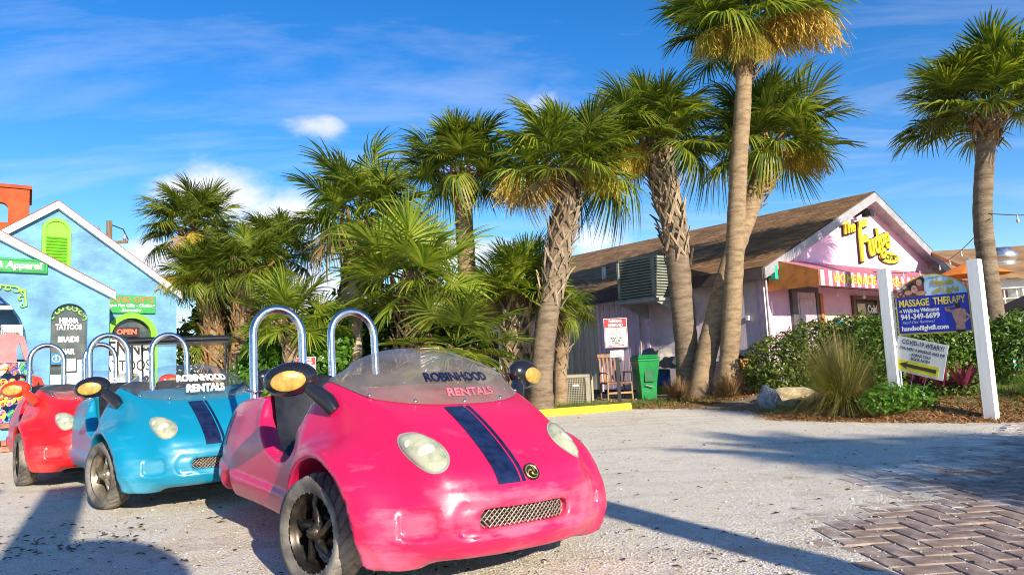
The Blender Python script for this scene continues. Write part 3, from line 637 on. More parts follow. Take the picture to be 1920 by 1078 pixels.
# orange bell tower standing behind
tw = thing('stucco_tower', 'orange stucco tower with a round-headed opening behind the blue shop', 'tower', (-14.1, 20.0, 0), R(35))
PEAKS = []
OR = mat('orange_stucco', (.44, .075, .02), .9, var=.15, scale=2, bump=.5, bscale=9, bdist=.03)
wall_with_arches(lambda x: 6.62-.03*x, -2.6, 0, [(-.86, -.50, 5.62, 6.2)], 0, .25).build('tower_wall', OR, tw)
w = MB(); w.box(-.25, 0, .253, 2.2, 0, 6.6); w.box(-2.6, -2.35, .253, 2.2, 0, 6.6); w.build('tower_side', OR, tw)
MB().box(-2.66, .06, -.05, 2.25, 6.64, 6.74).build('coping', mat('orange_coping', (.40, .07, .022), .9), tw)
# utility pole beyond the roof
po = thing('utility_pole', 'weathered wooden utility pole with insulators rising behind the blue roof', 'utility pole', (-12.9, 22, 0))
m_ = MB(); m_.tube([(0, 0, 0), (0, 0, 6.05)], [.11, .085], 10); m_.build('pole', mat('old_wood', (.22, .15, .09), .9, var=.3, scale=4, stretch=(6, 6, .5)), po)
m_ = MB(); m_.box(-.6, .6, -.035, .035, 5.30, 5.38); m_.build('crossarm', mat('old_wood', (.22, .15, .09), .9), po)
for dx in (-.55, .5):
    m_ = MB(); m_.lathe([(0, 0), (.05, 0), (.06, .08), (.03, .1), (.055, .16), (0, .2)], 10, M=Matrix.Translation((dx, 0, 5.4))); m_.build('insulator', GREYM, po)
m_ = MB(); m_.lathe([(0, 0), (.10, 0), (.10, .4), (.06, .45), (0, .45)], 12, M=Matrix.Translation((-.36, -.1, 5.42))); m_.build('transformer', mat('transformer_grey', (.25, .25, .26), .5), po)
m_ = MB(); m_.tube([(.1, 0, 5.9), (.45, 0, 5.75), (.62, 0, 5.4)], .02, 6); m_.build('jumper_cable', BLACK, po)
# white building seen in slivers between the palms
wb = thing('white_building', 'low white building glimpsed between the palm trunks', 'building', (-7.2, 19.5, 0), R(8))
w = MB(); w.box(-1.5, 5.2, 0, 6, 0, 2.55); w.build('wall', mat('bright_white_wall', (.80, .80, .78), .7), wb)
w = MB(); w.box(-1.7, 5.4, -.25, 6.2, 2.55, 2.75); w.build('roof', mat('flat_roof_edge', (.62, .62, .60), .6), wb)
for x in (.2, 2.4):
    o = MB().box(x, x+.9, -.03, -.003, .9, 2.0).build('window', GLASS_D, wb); f = MB(); f.ring([(x-.07, .83), (x+.97, .83), (x+.97, 2.07), (x-.07, 2.07), (x-.07, .83)], [(x, .9), (x+.9, .9), (x+.9, 2.0), (x, 2.0), (x, .9)], -.06, -.004); f.build('frame', WHITE, o)
# ------------------------------------------------------------------ three-wheeled rental carts (x forward, y to the cart's left, z up; origin under the front axle)
def sm(a, b, x):
    t = np.clip((x-a)/(b-a), 0, 1); return t*t*(3-2*t)
def smax(a, b, k): h = np.clip(k-np.abs(a-b), 0, None)/k; return np.maximum(a, b)+h*h*k*.25
def smin(a, b, k): return -smax(-a, -b, k)
CX = np.linspace(-2.6, 1.0, 200)
_kx = np.array([-2.6, -2.3, -2.0, -1.6, -1.2, -.8, -.3, 0, .24, .45, .6, .70, .78, 1.0]); _kz = np.array([.50, .70, .80, .84, .86, .90, .915, .875, .80, .695, .60, .525, .45, .2])
CZ = np.interp(CX, _kx, _kz)
for _ in range(6): CZ = np.convolve(np.pad(CZ, 3, mode='edge'), np.ones(7)/7, 'valid')
_hx = np.array([-2.6, -2.35, -2.1, -1.8, -1.5, -1.15, -.8, -.5, -.36, -.2, .3]); _hy = np.array([.30, .47, .58, .655, .67, .635, .60, .60, .64, .70, .715])
HX = np.linspace(-2.6, .3, 160); HY = np.interp(HX, _hx, _hy)
for _ in range(4): HY = np.convolve(np.pad(HY, 3, mode='edge'), np.ones(7)/7, 'valid')
DFX, DFZ = [.46, .5, .71, .81, .93, 1.2], [-.72, -.62, -.35, -.31, -.27, -.2]
DRX, DRZ = [.46, .53, .70, .86, 1.2], [-.80, -.97, -1.16, -1.22, -1.26]
def rbox2(a, b, ha, hb, r):
    qa = np.abs(a)-ha+r; qb = np.abs(b)-hb+r; return np.minimum(np.maximum(qa, qb), 0)+np.hypot(np.maximum(qa, 0), np.maximum(qb, 0))-r
def plan(x, y, z):
    """Distance-like outline seen from above, negative inside."""
    fx = np.maximum(x+.1, 0)/.83; nose = ((fx**2.6+(y/.715)**2.6)**(1/2.6)-1)*.72
    hw = np.interp(x, HX, HY)
    zl = .33-.05*(x+.8); hw = hw+.022*(1-sm(zl-.012, zl+.012, z))*sm(-.3, -.6, x)
    hw = hw-.42*np.maximum(0, .30-z)*sm(-.5, -1.3, x)-.10*sm(.45, .9, z)*sm(-.9, -1.3, x)
    side = y-hw
    p = np.where(x > -.1, nose, side)
    p = np.where((x > -.3) & (x <= -.1), side+(nose-side)*sm(-.3, -.1, x), p)
    f_ = sm(.0, .35, x)
    p = p-.027*(1-sm(.458, .482, z))*f_+.40*np.maximum(0, .27-z)*f_+.020*sm(.36, .46, z)*(1-sm(.455, .485, z))*f_
    return smax(p, (-2.45+.25*np.maximum(0, .5-z)-x), .08)
def top(x, y):
    c = np.interp(x, CX, CZ)
    a = np.interp(x, [-2.5, -.6, -.24, .2, .5, .8], [.50, .50, .50, .41, .36, .34])
    amt = np.interp(x, [-2.5, -.9, -.45, -.2, .25, .5], [.05, .06, .22, .26, .20, .17])
    cowl = .055*np.exp(-((y-.49)/.10)**2-((x+.30)/.20)**2)
    return c-.10*y*y-amt*sm(a, a+.21, y)+cowl
def sdf(P):
    x, y, z = P[..., 0], np.abs(P[..., 1]), P[..., 2]
    pl_ = plan(x, y, z)
    f = smax(pl_, (z-top(x, y))*.80, .065)
    bot = .185+.035*sm(-.4, -2.3, x)
    f = smax(f, bot-z, .05)
    # front wing over the wheel and its arch lip
    ra = np.hypot(x-.09, z-.19); wing = smax(smax(ra-.458, y-.695, .13), .42-y, .05); wing = np.maximum(wing, pl_-.03)
    f = smin(f, np.maximum(wing, .18-z), .10)
    tor = np.hypot(ra-.402, y-np.minimum(.695, .695-.42*np.maximum(0, x-.22)**1.5))-.017
    f = smin(f, np.maximum(tor, .185-z), .035)
    # door scoop, cockpit
    fd = smax(smax(x-np.interp(z, DFX, DFZ), np.interp(z, DRX, DRZ)-x, .10), .47-z, .16)
    f = smax(f, -np.maximum(fd, .33-y), .035)
    ck = smax(np.maximum(rbox2(x+.80, y, .62, .51, .12), .30-z), -(.0+.0*z)-1, .01)
    f = smax(f, -ck, .03)
    # wheel wells
    f = smax(f, -np.maximum(ra-.392, .40-y), .014)
    f = smax(f, -np.maximum(np.hypot(x+1.72, z-.24)-.31, y-.16), .02)
    # side air scoop on the rear flank
    sc = np.sqrt(((x+1.60)/.13)**2+((z-.255-.25*(x+1.6))/.10)**2)-1
    f = smax(f, -np.maximum(sc*.09, -(pl_+.08)), .02)
    # nose: shallow band, grille slot, two square recesses
    fr = (x > .2)
    band = np.maximum(rbox2(y, z-.345, .34, .062, .05), -(pl_+.012)); f = np.where(fr, smax(f, -band, .02), f)
    slot = np.maximum(rbox2(y, z-.345, .235, .040, .035), -(pl_+.055)); f = np.where(fr, smax(f, -slot, .008), f)
    rc = np.maximum(rbox2(y-.47, z-.345, .062, .055, .025), -(pl_+.016)); f = np.where(fr, smax(f, -rc, .014), f)
    return f
def sgrad(P, e=.004):
    g = np.stack([sdf(P+np.eye(3)[k]*e)-sdf(P-np.eye(3)[k]*e) for k in range(3)], -1)/(2*e); return g
def project(P, it=4):
    for _ in range(it):
        g = sgrad(P); P = P-np.clip(sdf(P)/np.maximum((g*g).sum(-1), .05), -.03, .03)[..., None]*g
    return P
def nets(h):
    gx = np.arange(-2.62, .95, h); gy = np.arange(-.86, .861, h); gz = np.arange(.08, 1.06, h)
    f = sdf(np.stack(np.meshgrid(gx, gy, gz, indexing='ij'), -1)); s = f < 0; sh = np.array(f.shape)
    c = np.zeros(sh-1, int); O = [(a, b, d) for a in (0, 1) for b in (0, 1) for d in (0, 1)]
    def sl(o): return tuple(slice(o[k], sh[k]-1+o[k]) for k in range(3))
    for o in O: c += s[sl(o)]
    mixed = (c > 0) & (c < 8); idx = -np.ones(mixed.shape, int); cells = np.argwhere(mixed); idx[mixed] = np.arange(len(cells))
    acc = np.zeros((len(cells), 3)); cnt = np.zeros(len(cells))
    for a in O:
        for k in range(3):
            if a[k]: continue
            b = list(a); b[k] = 1; fa = f[tuple((cells+a).T)]; fb = f[tuple((cells+b).T)]; cr = (fa < 0) != (fb < 0); t = np.where(cr, fa/np.where(cr, fa-fb, 1), 0)
            p = np.array(a, float)[None].repeat(len(cells), 0); p[:, k] += t; acc += p*cr[:, None]; cnt += cr
    V = (cells+acc/cnt[:, None])*h+np.array([gx[0], gy[0], gz[0]])
    Q = []
    for k in range(3):
        i, j = [(1, 2), (2, 0), (0, 1)][k]
        lo = [slice(None)]*3; hi = [slice(None)]*3; lo[k] = slice(0, -1); hi[k] = slice(1, None)
        e = np.argwhere(s[tuple(lo)] != s[tuple(hi)]); e = e[(e[:, i] > 0) & (e[:, j] > 0) & (e[:, i] < sh[i]-1) & (e[:, j] < sh[j]-1)]
        di = np.zeros(3, int); di[i] = 1; dj = np.zeros(3, int); dj[j] = 1
        q = np.stack([idx[tuple(p.T)] for p in (e-di-dj, e-dj, e, e-di)], 1); flip = ~s[tuple(e.T)]; q[flip] = q[flip][:, ::-1]; Q.append(q)
    return V, np.concatenate(Q)
BV, BQ = nets(.0165); BV = project(BV, 3)
BODY = np_mesh('body', BV, BQ, True)
def on_body(pts, lift=0.0):
    P = project(np.asarray(pts, float), 6); g = sgrad(P); g /= np.linalg.norm(g, axis=-1, keepdims=True); return P+g*lift, g
def patch(outline_fn, nu, nv, lift):
    """Skin that follows the body: outline_fn(u, v) -> rough xyz, pushed on to the surface."""
    u, v = np.meshgrid(np.linspace(0, 1, nu), np.linspace(0, 1, nv), indexing='ij'); P, g = on_body(outline_fn(u, v), 0)
    return P+g*(lift(u, v)[..., None] if callable(lift) else lift), u, v
def patch_mesh(name, *a, smooth=True):
    P, u, v = patch(*a); return np_mesh(name, P.reshape(-1, 3), gridfaces(*u.shape), smooth)
# headlight: almond lens bulging from the wing, long axis running outward and back
def lamp(side, sc=1.0, bulge=.022):
    c = np.array((.50, .395, .615)); a = np.array((-.10, .075, .075)); b = np.array((.055, .055, -.03)); a = a/np.linalg.norm(a)*.137*sc; b = b/np.linalg.norm(b)*.086*sc
    r, t = np.meshgrid(np.linspace(0, 1, 9), np.linspace(0, 2*np.pi, 41), indexing='ij')
    ex = np.cos(t); ey = np.sin(t)*(1-.22*np.cos(t)); P = c+(r*ex)[..., None]*a+(r*ey)[..., None]*b
    P, g = on_body(P); P = P+g*(.002+bulge*np.sqrt(np.clip(1-r**2.4, 0, 1)))[..., None]; P[..., 1] *= side; return P.reshape(-1, 3), gridfaces(*r.shape)
LAMP = {s: np_mesh('headlight', *lamp(s), True) for s in (1, -1)}; LAMP_RIM = {s: np_mesh('headlight_rim', *lamp(s, 1.07, .004), True) for s in (1, -1)}
def bulb(s):
    P, g = on_body(np.array([[.525, .378, .598]])); m = MB(); q = (P[0]+g[0]*.012)*(1, s, 1); Mq = Matrix.Translation(q) @ (Vector(g[0])*1.0).reflect(Vector((0, 1, 0))).to_track_quat('Z', 'Y').to_matrix().to_4x4() if s < 0 else Matrix.Translation(q) @ Vector(g[0]).to_track_quat('Z', 'Y').to_matrix().to_4x4(); m.sphere((0, 0, 0), (.043, .043, .014), 18, 10, M=Mq); q2, g2 = on_body(np.array([[.465, .425, .655]])); Mr = Mq.copy(); Mr.translation = (q2[0]+g2[0]*.013)*(1, s, 1); m.sphere((0, 0, 0), (.030, .030, .010), 14, 8, M=Mr); return m.mesh('bulb')
BULB = {s: bulb(s) for s in (1, -1)}
def strip_fn(y0, y1, x0=.255, x1=.735): return lambda u, v: np.stack([x0+(x1-x0)*u, y0+(y1-y0)*v, np.interp(x0+(x1-x0)*u, CX, CZ)], -1)
STRIPE = patch_mesh('hood_stripe', strip_fn(-.135, -.02), 40, 8, .0025); PIN = patch_mesh('pinstripe', strip_fn(-.010, .008), 40, 3, .0025)
# windshield bubble
def wsp(t, s, off=0):
    y = .525*np.sin(t*np.pi/2); x = .245-.50*np.abs(t)**2.3
    B = np.stack([x, y, np.interp(x, CX, CZ)+.02], -1); return B
_t = np.linspace(-1, 1, 61); WB, _ = on_body(wsp(_t, 0), .004)
def wshield(t, s):
    B = np.stack([np.interp(t, _t, WB[:, k]) for k in range(3)], -1); k_ = np.clip(1-np.abs(t)**2.6, 0, 1)
    T = np.stack([B[..., 0]*.75-.40*k_-.05, B[..., 1]*(1-.20*k_), B[..., 2]+(1.085-B[..., 2])*k_**1.05+.006], -1)
    P = B+(T-B)*s[..., None]; P[..., 2] += .040*np.sin(np.pi*np.clip(s, 0, 1))*k_; P[..., 0] += .045*np.sin(np.pi*np.clip(s, 0, 1))*k_; return P
tt, ss = np.meshgrid(np.linspace(-1, 1, 61), np.linspace(0, 1, 15), indexing='ij')
WS = np_mesh('windshield', wshield(tt, ss).reshape(-1, 3), gridfaces(61, 15), True)
def ws_text(s, size, bold, tcen, scen, width, height, shear):
    me = text_mesh(s, size, bold=bold, shear=shear, ext=0, res=3); co = np.array([v.co for v in me.vertices]); co -= (co.max(0)+co.min(0))/2; ex = np.ptp(co, axis=0)
    P = wshield(tcen+co[:, 0]/ex[0]*width, scen+co[:, 1]/ex[1]*height); P[:, 0] += .006; P[:, 2] += .004
    for v, p in zip(me.vertices, P): v.co = p
    me.update(); return me
WT1 = ws_text('ROBINHOOD', .1, .006, .05, .46, .56, .19, .30); WT2 = ws_text('RENTALS', .1, .006, .05, .22, .42, .17, .30)
WT1L = ws_text('ROBINHOOD', .1, .003, .04, .33, .50, .13, .12); WT2L = ws_text('RENTALS', .1, .003, .08, .13, .36, .10, .12)
SCRM = []
for t_ in (-.62, -.32, 0, .3, .6):
    p = [np.interp(t_, _t, WB[:, k]) for k in range(3)]; q, g_ = on_body(np.array([p])); SCRM.append(MB().sphere(np.array(p)+g_[0]*.006+np.array((-.012, 0, .006)), .011, 8, 6).mesh('screw'))
# grille lattice inside the nose slot
def grille_mesh():
    m = MB(); n = 15
    def pt(y, z): P, g = on_body(np.array([[.70-.30*y*y, y, z]])); return P[0]
    for k in range(-4, n*2+4):
        for d in (1, -1):
            y0 = -.24+k*.0235; seg = []
            for q in np.linspace(0, 1, 4):
                y = y0+d*(q-.5)*.075; z = .308+q*.074
                if abs(y) < .232-max(0, abs(z-.345)-.015)*1.2: seg.append((.735-.42*y*y-.012, y, z))
            if len(seg) > 1: m.tube(seg, .0028, 4, caps=False)
    return m.mesh('grille')
GRILLE = grille_mesh(); GBACK = patch_mesh('grille_back', lambda u, v: np.stack([.70-.30*(-.222+.444*u)**2, -.222+.444*u, .311+.068*v], -1), 24, 6, .003)
# emblem on the nose
def emblem():
    P, g = on_body(np.array([[.71, .052, .52]])); z = Vector(g[0]); M = Matrix.Translation(P[0]+g[0]*.002) @ z.to_track_quat('Z', 'Y').to_matrix().to_4x4(); return M
EMB = emblem()
e_ = MB(); e_.lathe([(0, .001), (.033, .002), (.036, .006), (.040, .006), (.040, 0)], 24); EM1 = e_.mesh('emblem')
e_ = MB()
for k in range(3):
    a = k*2.094; pts = [((.006+.022*q)*math.cos(a+q*1.5), (.006+.022*q)*math.sin(a+q*1.5), .006) for q in np.linspace(0, 1, 6)]; e_.tube(pts, [.006, .006, .005, .004, .003, .002], 6)
e_.lathe([(.028, .005), (.031, .008), (.034, .005)], 24); EM2 = e_.mesh('emblem_swirl')
# tyre with carved sipes, rims, roll hoops, mirrors, seats
def tyre(rad=.262, wd=.155):
    n, prof = 180, []
    for t in np.linspace(-1, 1, 37):
        a = t*2.05; prof.append((t, a))
    prof = [(wd*.40, -.085), (wd*.47, -.07), (wd*.515, -.045), (wd*.50, -.022)]+[(wd*.46*math.cos(q), -.014+.014*math.sin(q)*1.0-.016*math.cos(q)**2) for q in np.linspace(.25, math.pi-.25, 25)]+[(-wd*.50, -.022), (-wd*.515, -.045), (-wd*.47, -.07), (-wd*.40, -.085)]
    pr = np.array(prof); y = pr[:, 0]; r = rad+pr[:, 1]; an = np.linspace(0, 2*np.pi, n*2, endpoint=False)
    Y, A = np.meshgrid(y, an, indexing='xy'); Rr = np.meshgrid(r, an, indexing='xy')[0]
    u = np.abs(Y)/(wd*.5); ph = (A/(2*np.pi)*26+u**1.5*1.3+np.where(Y > 0, .5, 0)) % 1
    tread = (u < .93)&(u > .10); cut = np.where((ph < .16) & tread, 1, 0); Rr = Rr-.007*cut-np.where(u < .05, .004, 0)
    V = np.stack([Rr*np.cos(A), Y, Rr*np.sin(A)], -1); k = len(y); i = np.arange(n*2)[:, None]*k+np.arange(k-1)[None]; j = ((np.arange(n*2)+1) % (n*2))[:, None]*k+np.arange(k-1)[None]
    return np_mesh('tyre', V.reshape(-1, 3), np.stack([i, j, j+1, i+1], -1).reshape(-1, 4), True)
TYRE = tyre()
def rim(style):
    m = MB(); m.lathe([(.178, -.055), (.186, -.058), (.186, -.05), (.165, -.035), (.158, 0), (.165, .05), (.186, .058), (.178, .05)], 48, axis='y')
    m.lathe([(0, .012), (.05, .012), (.056, -.02), (.03, -.05), (0, -.052)], 20, axis='y')
    ns = 5 if style == 0 else 3
    for k in range(ns):
        a0 = k*2*math.pi/ns+.3
        for br in ((-.20, .20) if style else (0,)):
            L_, R_ = [], []
            for q in np.linspace(0, 1, 9):
                r_ = .035+.135*q; a = a0+(.55*math.sin(q*2.2) if style == 0 else br*q*1.5); w_ = (.026 if style == 0 else .014)*(1.25-.8*q+.9*q*q); ca, sa = math.cos(a), math.sin(a); y0 = -.040+.018*q
                L_.append([(r_*ca-w_*sa, y0+.012, r_*sa+w_*ca), (r_*ca, y0-.008, r_*sa), (r_*ca+w_*sa, y0+.012, r_*sa-w_*ca)])
            for b in range(8):
                A, B = L_[b], L_[b+1]; m.add(A+B, [[0, 1, 4, 3], [1, 2, 5, 4], [0, 3, 5, 2]], 0, True)
    return m.mesh('rim')
RIMS = [rim(0), rim(1)]
hb_ = MB(); hb_.lathe([(0, -.072), (.018, -.072), (.022, -.055), (.034, -.05), (.036, -.03), (0, -.03)], 16, axis='y')
for k in range(5): hb_.sphere((.022*math.cos(k*1.257), -.055, .022*math.sin(k*1.257)), .006, 6, 4)
hb_.lathe([(.0, .05), (.07, .05), (.10, .03), (.10, .02), (0, .02)], 20, axis='y'); HUB = hb_.mesh('wheel')
def hoop(cy):
    r_ = .175; pts = [(-1.78, cy-r_, .78), (-1.82, cy-r_, 1.02)]+[(-1.85-.03*math.sin(R(a)), cy-r_*math.cos(R(a)), 1.245+r_*1.10*math.sin(R(a))) for a in range(0, 181, 12)]+[(-1.82, cy+r_, 1.02), (-1.78, cy+r_, .78)]
    m = MB(); m.tube(pts, .029, 16)
    for s in (-1, 1): m.lathe([(0, .0), (.065, .0), (.065, .012), (.034, .016)], 16, M=Matrix.Translation((-1.79, cy+s*r_, .845)))
    return m.mesh('roll_hoop')
HOOPS = [hoop(-.285), hoop(.285)]
def mirror(s):
    m = MB(); m.tube([(-.08, .545*s, .775), (-.115, .575*s, .825), (-.16, .61*s, .865), (-.20, .645*s, .90)], [.036, .044, .040, .034], 12)
    M = Matrix.Translation((-.235, .715*s, .935)) @ Matrix.Rotation(R(-9*s), 4, 'X') @ Matrix.Rotation(R(18*s), 4, 'Z')
    V = MB(); V.sphere((0, 0, 0), (.075, .130, .084), 24, 16, M=M); m.add(V.v, V.f, 0, True)
    h = m.mesh('mirror'); l = MB(); l.sphere((.060, .012*s, -.004), (.016, .084, .050), 20, 12, M=M); return h, l.mesh('mirror_lens')
MIRR = {s: mirror(s) for s in (1, -1)}
def seat(cy):
    m = MB(); n = 14; k = 7; P = np.zeros((n, k, 3))
    prof = [(-.62, .40), (-.72, .44), (-.85, .445), (-1.0, .43), (-1.10, .43), (-1.17, .48), (-1.21, .56), (-1.25, .66), (-1.29, .76), (-1.33, .85), (-1.37, .92), (-1.41, .955), (-1.46, .94), (-1.48, .85)]
    for i, (x, z) in enumerate(prof):
        for j, v in enumerate(np.linspace(-1, 1, k)):
            bol = .045*abs(v)**3; wd = .22-.03*max(0, (z-.7))
            P[i, j] = (x+bol*(1 if i > 4 else 0), cy+v*wd, z+bol*(1 if i <= 5 else .2)-(.02 if abs(v) > .95 else 0))
    return np_mesh('seat', P.reshape(-1, 3), gridfaces(n, k), True)
SEATS = [seat(-.26), seat(.26)]
for o_ in SEATS: pass
bar = MB(); bar.tube([(-.42, -.28, .86), (-.30, -.12, .90), (-.26, 0, .90), (-.30, .12, .90), (-.42, .28, .86)], .014, 8); bar.tube([(-.27, 0, .90), (-.12, 0, .70)], .02, 8)
for s in (-1, 1): bar.tube([(-.42, .28*s, .86), (-.50, .33*s, .84)], .02, 8)
BAR = bar.mesh('handlebar')
dk = MB(); dk.box(-.60, -.02, -.50, .50, .30, .56, bev=.05); dk.box(-.55, -.14, -.46, .46, .70, .80, bev=.03); DASH = dk.mesh('dashboard')
floor_ = MB().box(-1.5, -.16, -.5, .5, .27, .31).box(-1.2, .45, -.38, .38, .13, .18).tube([(0, -.55, .25), (0, .55, .25)], .025, 8).mesh('chassis')
def decal():
    return patch_mesh('side_decal', lambda u, v: np.stack([-1.98+.26*u, -.63+0*u, .50+.24*v], -1), 8, 8, .003)
DECAL = decal()
def liner(s):
    a = np.linspace(-.03, math.pi+.03, 26); V = []
    for y in (.412, .545): V += [(.09+.386*math.cos(t), y*s, .19+.386*math.sin(t)) for t in a]
    n = len(a); F = [[i, i+1, n+i+1, n+i] for i in range(n-1)]; V.append((.09, .412*s, .19)); F += [[i, i+1, 2*n] for i in range(n-1)]; return np_mesh('wheel_liner', np.array(V), F)
LINER = [liner(s) for s in (-1, 1)]
SPECK = [patch_mesh('scuff', lambda u, v, q=q: np.stack([q[0]+0*u, q[1]+q[3]*(u-.5), q[2]+q[4]*(v-.5)], -1), 8, 6, .0015) for q in ((.66, .19, .205, .10, .045),)]

# finishes
def paint(name, col, worn, amt):
    """Gel-coat: tinted base, paler and scuffed patches with their own outline, clear glossy top."""
    m = bpy.data.materials.new(name); m.use_nodes = True; t = m.node_tree; b = t.nodes['Principled BSDF']; N = t.nodes.new; L = t.links.new
    tc = N('ShaderNodeTexCoord'); v = tc.outputs['Object']
    def noise(s, st=(1, 1, 1), d=8, ro=.6):
        mp = N('ShaderNodeMapping'); mp.inputs['Scale'].default_value = st; L(v, mp.inputs[0]); n = N('ShaderNodeTexNoise'); n.inputs['Scale'].default_value = s; n.inputs['Detail'].default_value = d; n.inputs['Roughness'].default_value = ro; L(mp.outputs[0], n.inputs['Vector']); return n.outputs['Fac']
    def ramp(x, a, c, d=1.0):
        r = N('ShaderNodeMapRange'); r.inputs['From Min'].default_value = a; r.inputs['From Max'].default_value = c; r.inputs['To Max'].default_value = d; L(x, r.inputs['Value']); return r.outputs[0]
    def mix(f, a, c):
        x = N('ShaderNodeMix'); x.data_type = 'RGBA'; L(f, x.inputs[0])
        for i, q in ((6, a), (7, c)):
            if isinstance(q, tuple): x.inputs[i].default_value = (*q, 1)
            else: L(q, x.inputs[i])
        return x.outputs[2]
    def mth(op, a, c):
        n = N('ShaderNodeMath'); n.operation = op
        for i, q in enumerate((a, c)):
            if isinstance(q, (int, float)): n.inputs[i].default_value = q
            else: L(q, n.inputs[i])
        return n.outputs[0]
    sp = N('ShaderNodeSeparateXYZ'); L(v, sp.inputs[0])
    bump_zone = mth('MULTIPLY', ramp(sp.outputs[0], .28, .62), ramp(mth('MULTIPLY', sp.outputs[2], -1), -.52, -.40))      # the bumper face, where the paler patches and chips gather
    pale_mask = ramp(mth('ADD', noise(3.4, (1, .8, 2.6)), mth('ADD', mth('MULTIPLY', bump_zone, .17), mth('MULTIPLY', ramp(mth('MULTIPLY', sp.outputs[0], -1), .25, .7), -.045))), .60, .74, amt)
    base = mix(ramp(noise(1.4), .35, .7, .30), col, tuple(c*.8 for c in col)); base = mix(pale_mask, base, worn)
    chips = mth('MULTIPLY', ramp(noise(26, (1, 1, 2.6), 6, .75), .665, .69), ramp(mth('ADD', noise(3.5), mth('MULTIPLY', bump_zone, .12)), .56, .66)); base = mix(mth('MULTIPLY', chips, .75), base, (.16, .10, .10))
    scr = mth('MULTIPLY', ramp(noise(9, (1.2, 6, 14), 4, .7), .70, .73), ramp(noise(2.2), .52, .62)); base = mix(mth('MULTIPLY', scr, .5), base, worn)
    L(base, b.inputs['Base Color']); ro = mth('ADD', mth('MULTIPLY', noise(7), .24), mth('ADD', mth('MULTIPLY', pale_mask, .12), .24)); L(ro, b.inputs['Roughness'])
    b.inputs['Coat Weight'].default_value = .35; b.inputs['Coat Roughness'].default_value = .16; b.inputs['Specular IOR Level'].default_value = .5
    bp = N('ShaderNodeBump'); bp.inputs['Strength'].default_value = .10; bp.inputs['Distance'].default_value = .006; L(noise(9), bp.inputs['Height']); L(bp.outputs[0], b.inputs['Normal'])
    return m
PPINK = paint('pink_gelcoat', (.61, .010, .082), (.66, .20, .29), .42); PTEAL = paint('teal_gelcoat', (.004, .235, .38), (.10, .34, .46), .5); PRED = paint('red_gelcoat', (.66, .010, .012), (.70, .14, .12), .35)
NAVY = mat('navy_vinyl', (.010, .016, .055), .28, coat=.3, var=.3, scale=20); BLKP = mat('black_plastic', (.014, .014, .018), .22, coat=.3); CHROME = mat('brushed_steel', (.62, .63, .65), .22, 1.0, var=.12, scale=30, bump=.04, bscale=200)
SEATM = mat('black_vinyl_seat', (.018, .018, .02), .38, var=.3, scale=9, bump=.2, bscale=90); AMBER = mat('amber_lens', (.50, .31, .06), .35, var=.2, scale=25, coat=.3)
RUB = mat('dusty_rubber', (.075, .066, .055), .88, var=.3, scale=6, col2=(.30, .27, .23), lo=.38, hi=.66, bump=.3, bscale=150); RIMB = mat('black_rim', (.03, .026, .022), .35, .6, var=.3, scale=12, col2=(.12, .085, .05), lo=.48, hi=.75); RIMS_ = mat('bronze_rim', (.34, .28, .20), .38, .7, var=.3, scale=10)
LENSM = mat('headlight_lens', (.46, .46, .31), .12, var=.12, scale=16, col2=(.26, .28, .19), lo=.42, hi=.66, coat=.8); LRIM = mat('headlight_rim_grey', (.30, .30, .24), .3); BULBM = mat('headlight_bulb', (.62, .60, .45), .10, coat=.8, var=.08); GOLD = mat('emblem_gold', (.55, .42, .12), .3, .8)
DECM = mat('decal_dark_teal', (.01, .10, .14), .25, var=.3, col2=(.25, .30, .30), lo=.55, hi=.62, scale=16); SCUFM = mat('scuff_grey', (.10, .075, .07), .8, var=.4, scale=30, col2=(.6, .02, .04), lo=.5, hi=.6)
GRM = mat('grille_wire', (.36, .30, .24), .4, .6, var=.3, scale=60)
def ws_mat(name, haze, tint):
    m = bpy.data.materials.new(name); m.use_nodes = True; t = m.node_tree; N = t.nodes.new; L = t.links.new; t.nodes.remove(t.nodes['Principled BSDF'])
    tc = N('ShaderNodeTexCoord'); n = N('ShaderNodeTexNoise'); n.inputs['Scale'].default_value = 5; n.inputs['Detail'].default_value = 8; L(tc.outputs['Object'], n.inputs['Vector'])
    r = N('ShaderNodeMapRange'); r.inputs['From Min'].default_value = .35; r.inputs['From Max'].default_value = .7; r.inputs['To Min'].default_value = haze*.7; r.inputs['To Max'].default_value = haze*1.25; L(n.outputs['Fac'], r.inputs['Value'])
    tp = N('ShaderNodeBsdfTransparent'); tp.inputs[0].default_value = (*tint, 1); df = N('ShaderNodeBsdfDiffuse'); df.inputs[0].default_value = (.36, .33, .29, 1); tl = N('ShaderNodeBsdfTranslucent'); tl.inputs[0].default_value = (.34, .31, .27, 1)
    m0 = N('ShaderNodeMixShader'); m0.inputs[0].default_value = .4; L(df.outputs[0], m0.inputs[1]); L(tl.outputs[0], m0.inputs[2])
    m1 = N('ShaderNodeMixShader'); L(r.outputs[0], m1.inputs[0]); L(tp.outputs[0], m1.inputs[1]); L(m0.outputs[0], m1.inputs[2])
    gl = N('ShaderNodeBsdfGlossy'); gl.inputs[1].default_value = .06; fr = N('ShaderNodeFresnel'); fr.inputs[0].default_value = 1.42; m2 = N('ShaderNodeMixShader'); L(fr.outputs[0], m2.inputs[0]); L(m1.outputs[0], m2.inputs[1]); L(gl.outputs[0], m2.inputs[2]); L(m2.outputs[0], t.nodes['Material Output'].inputs[0]); return m
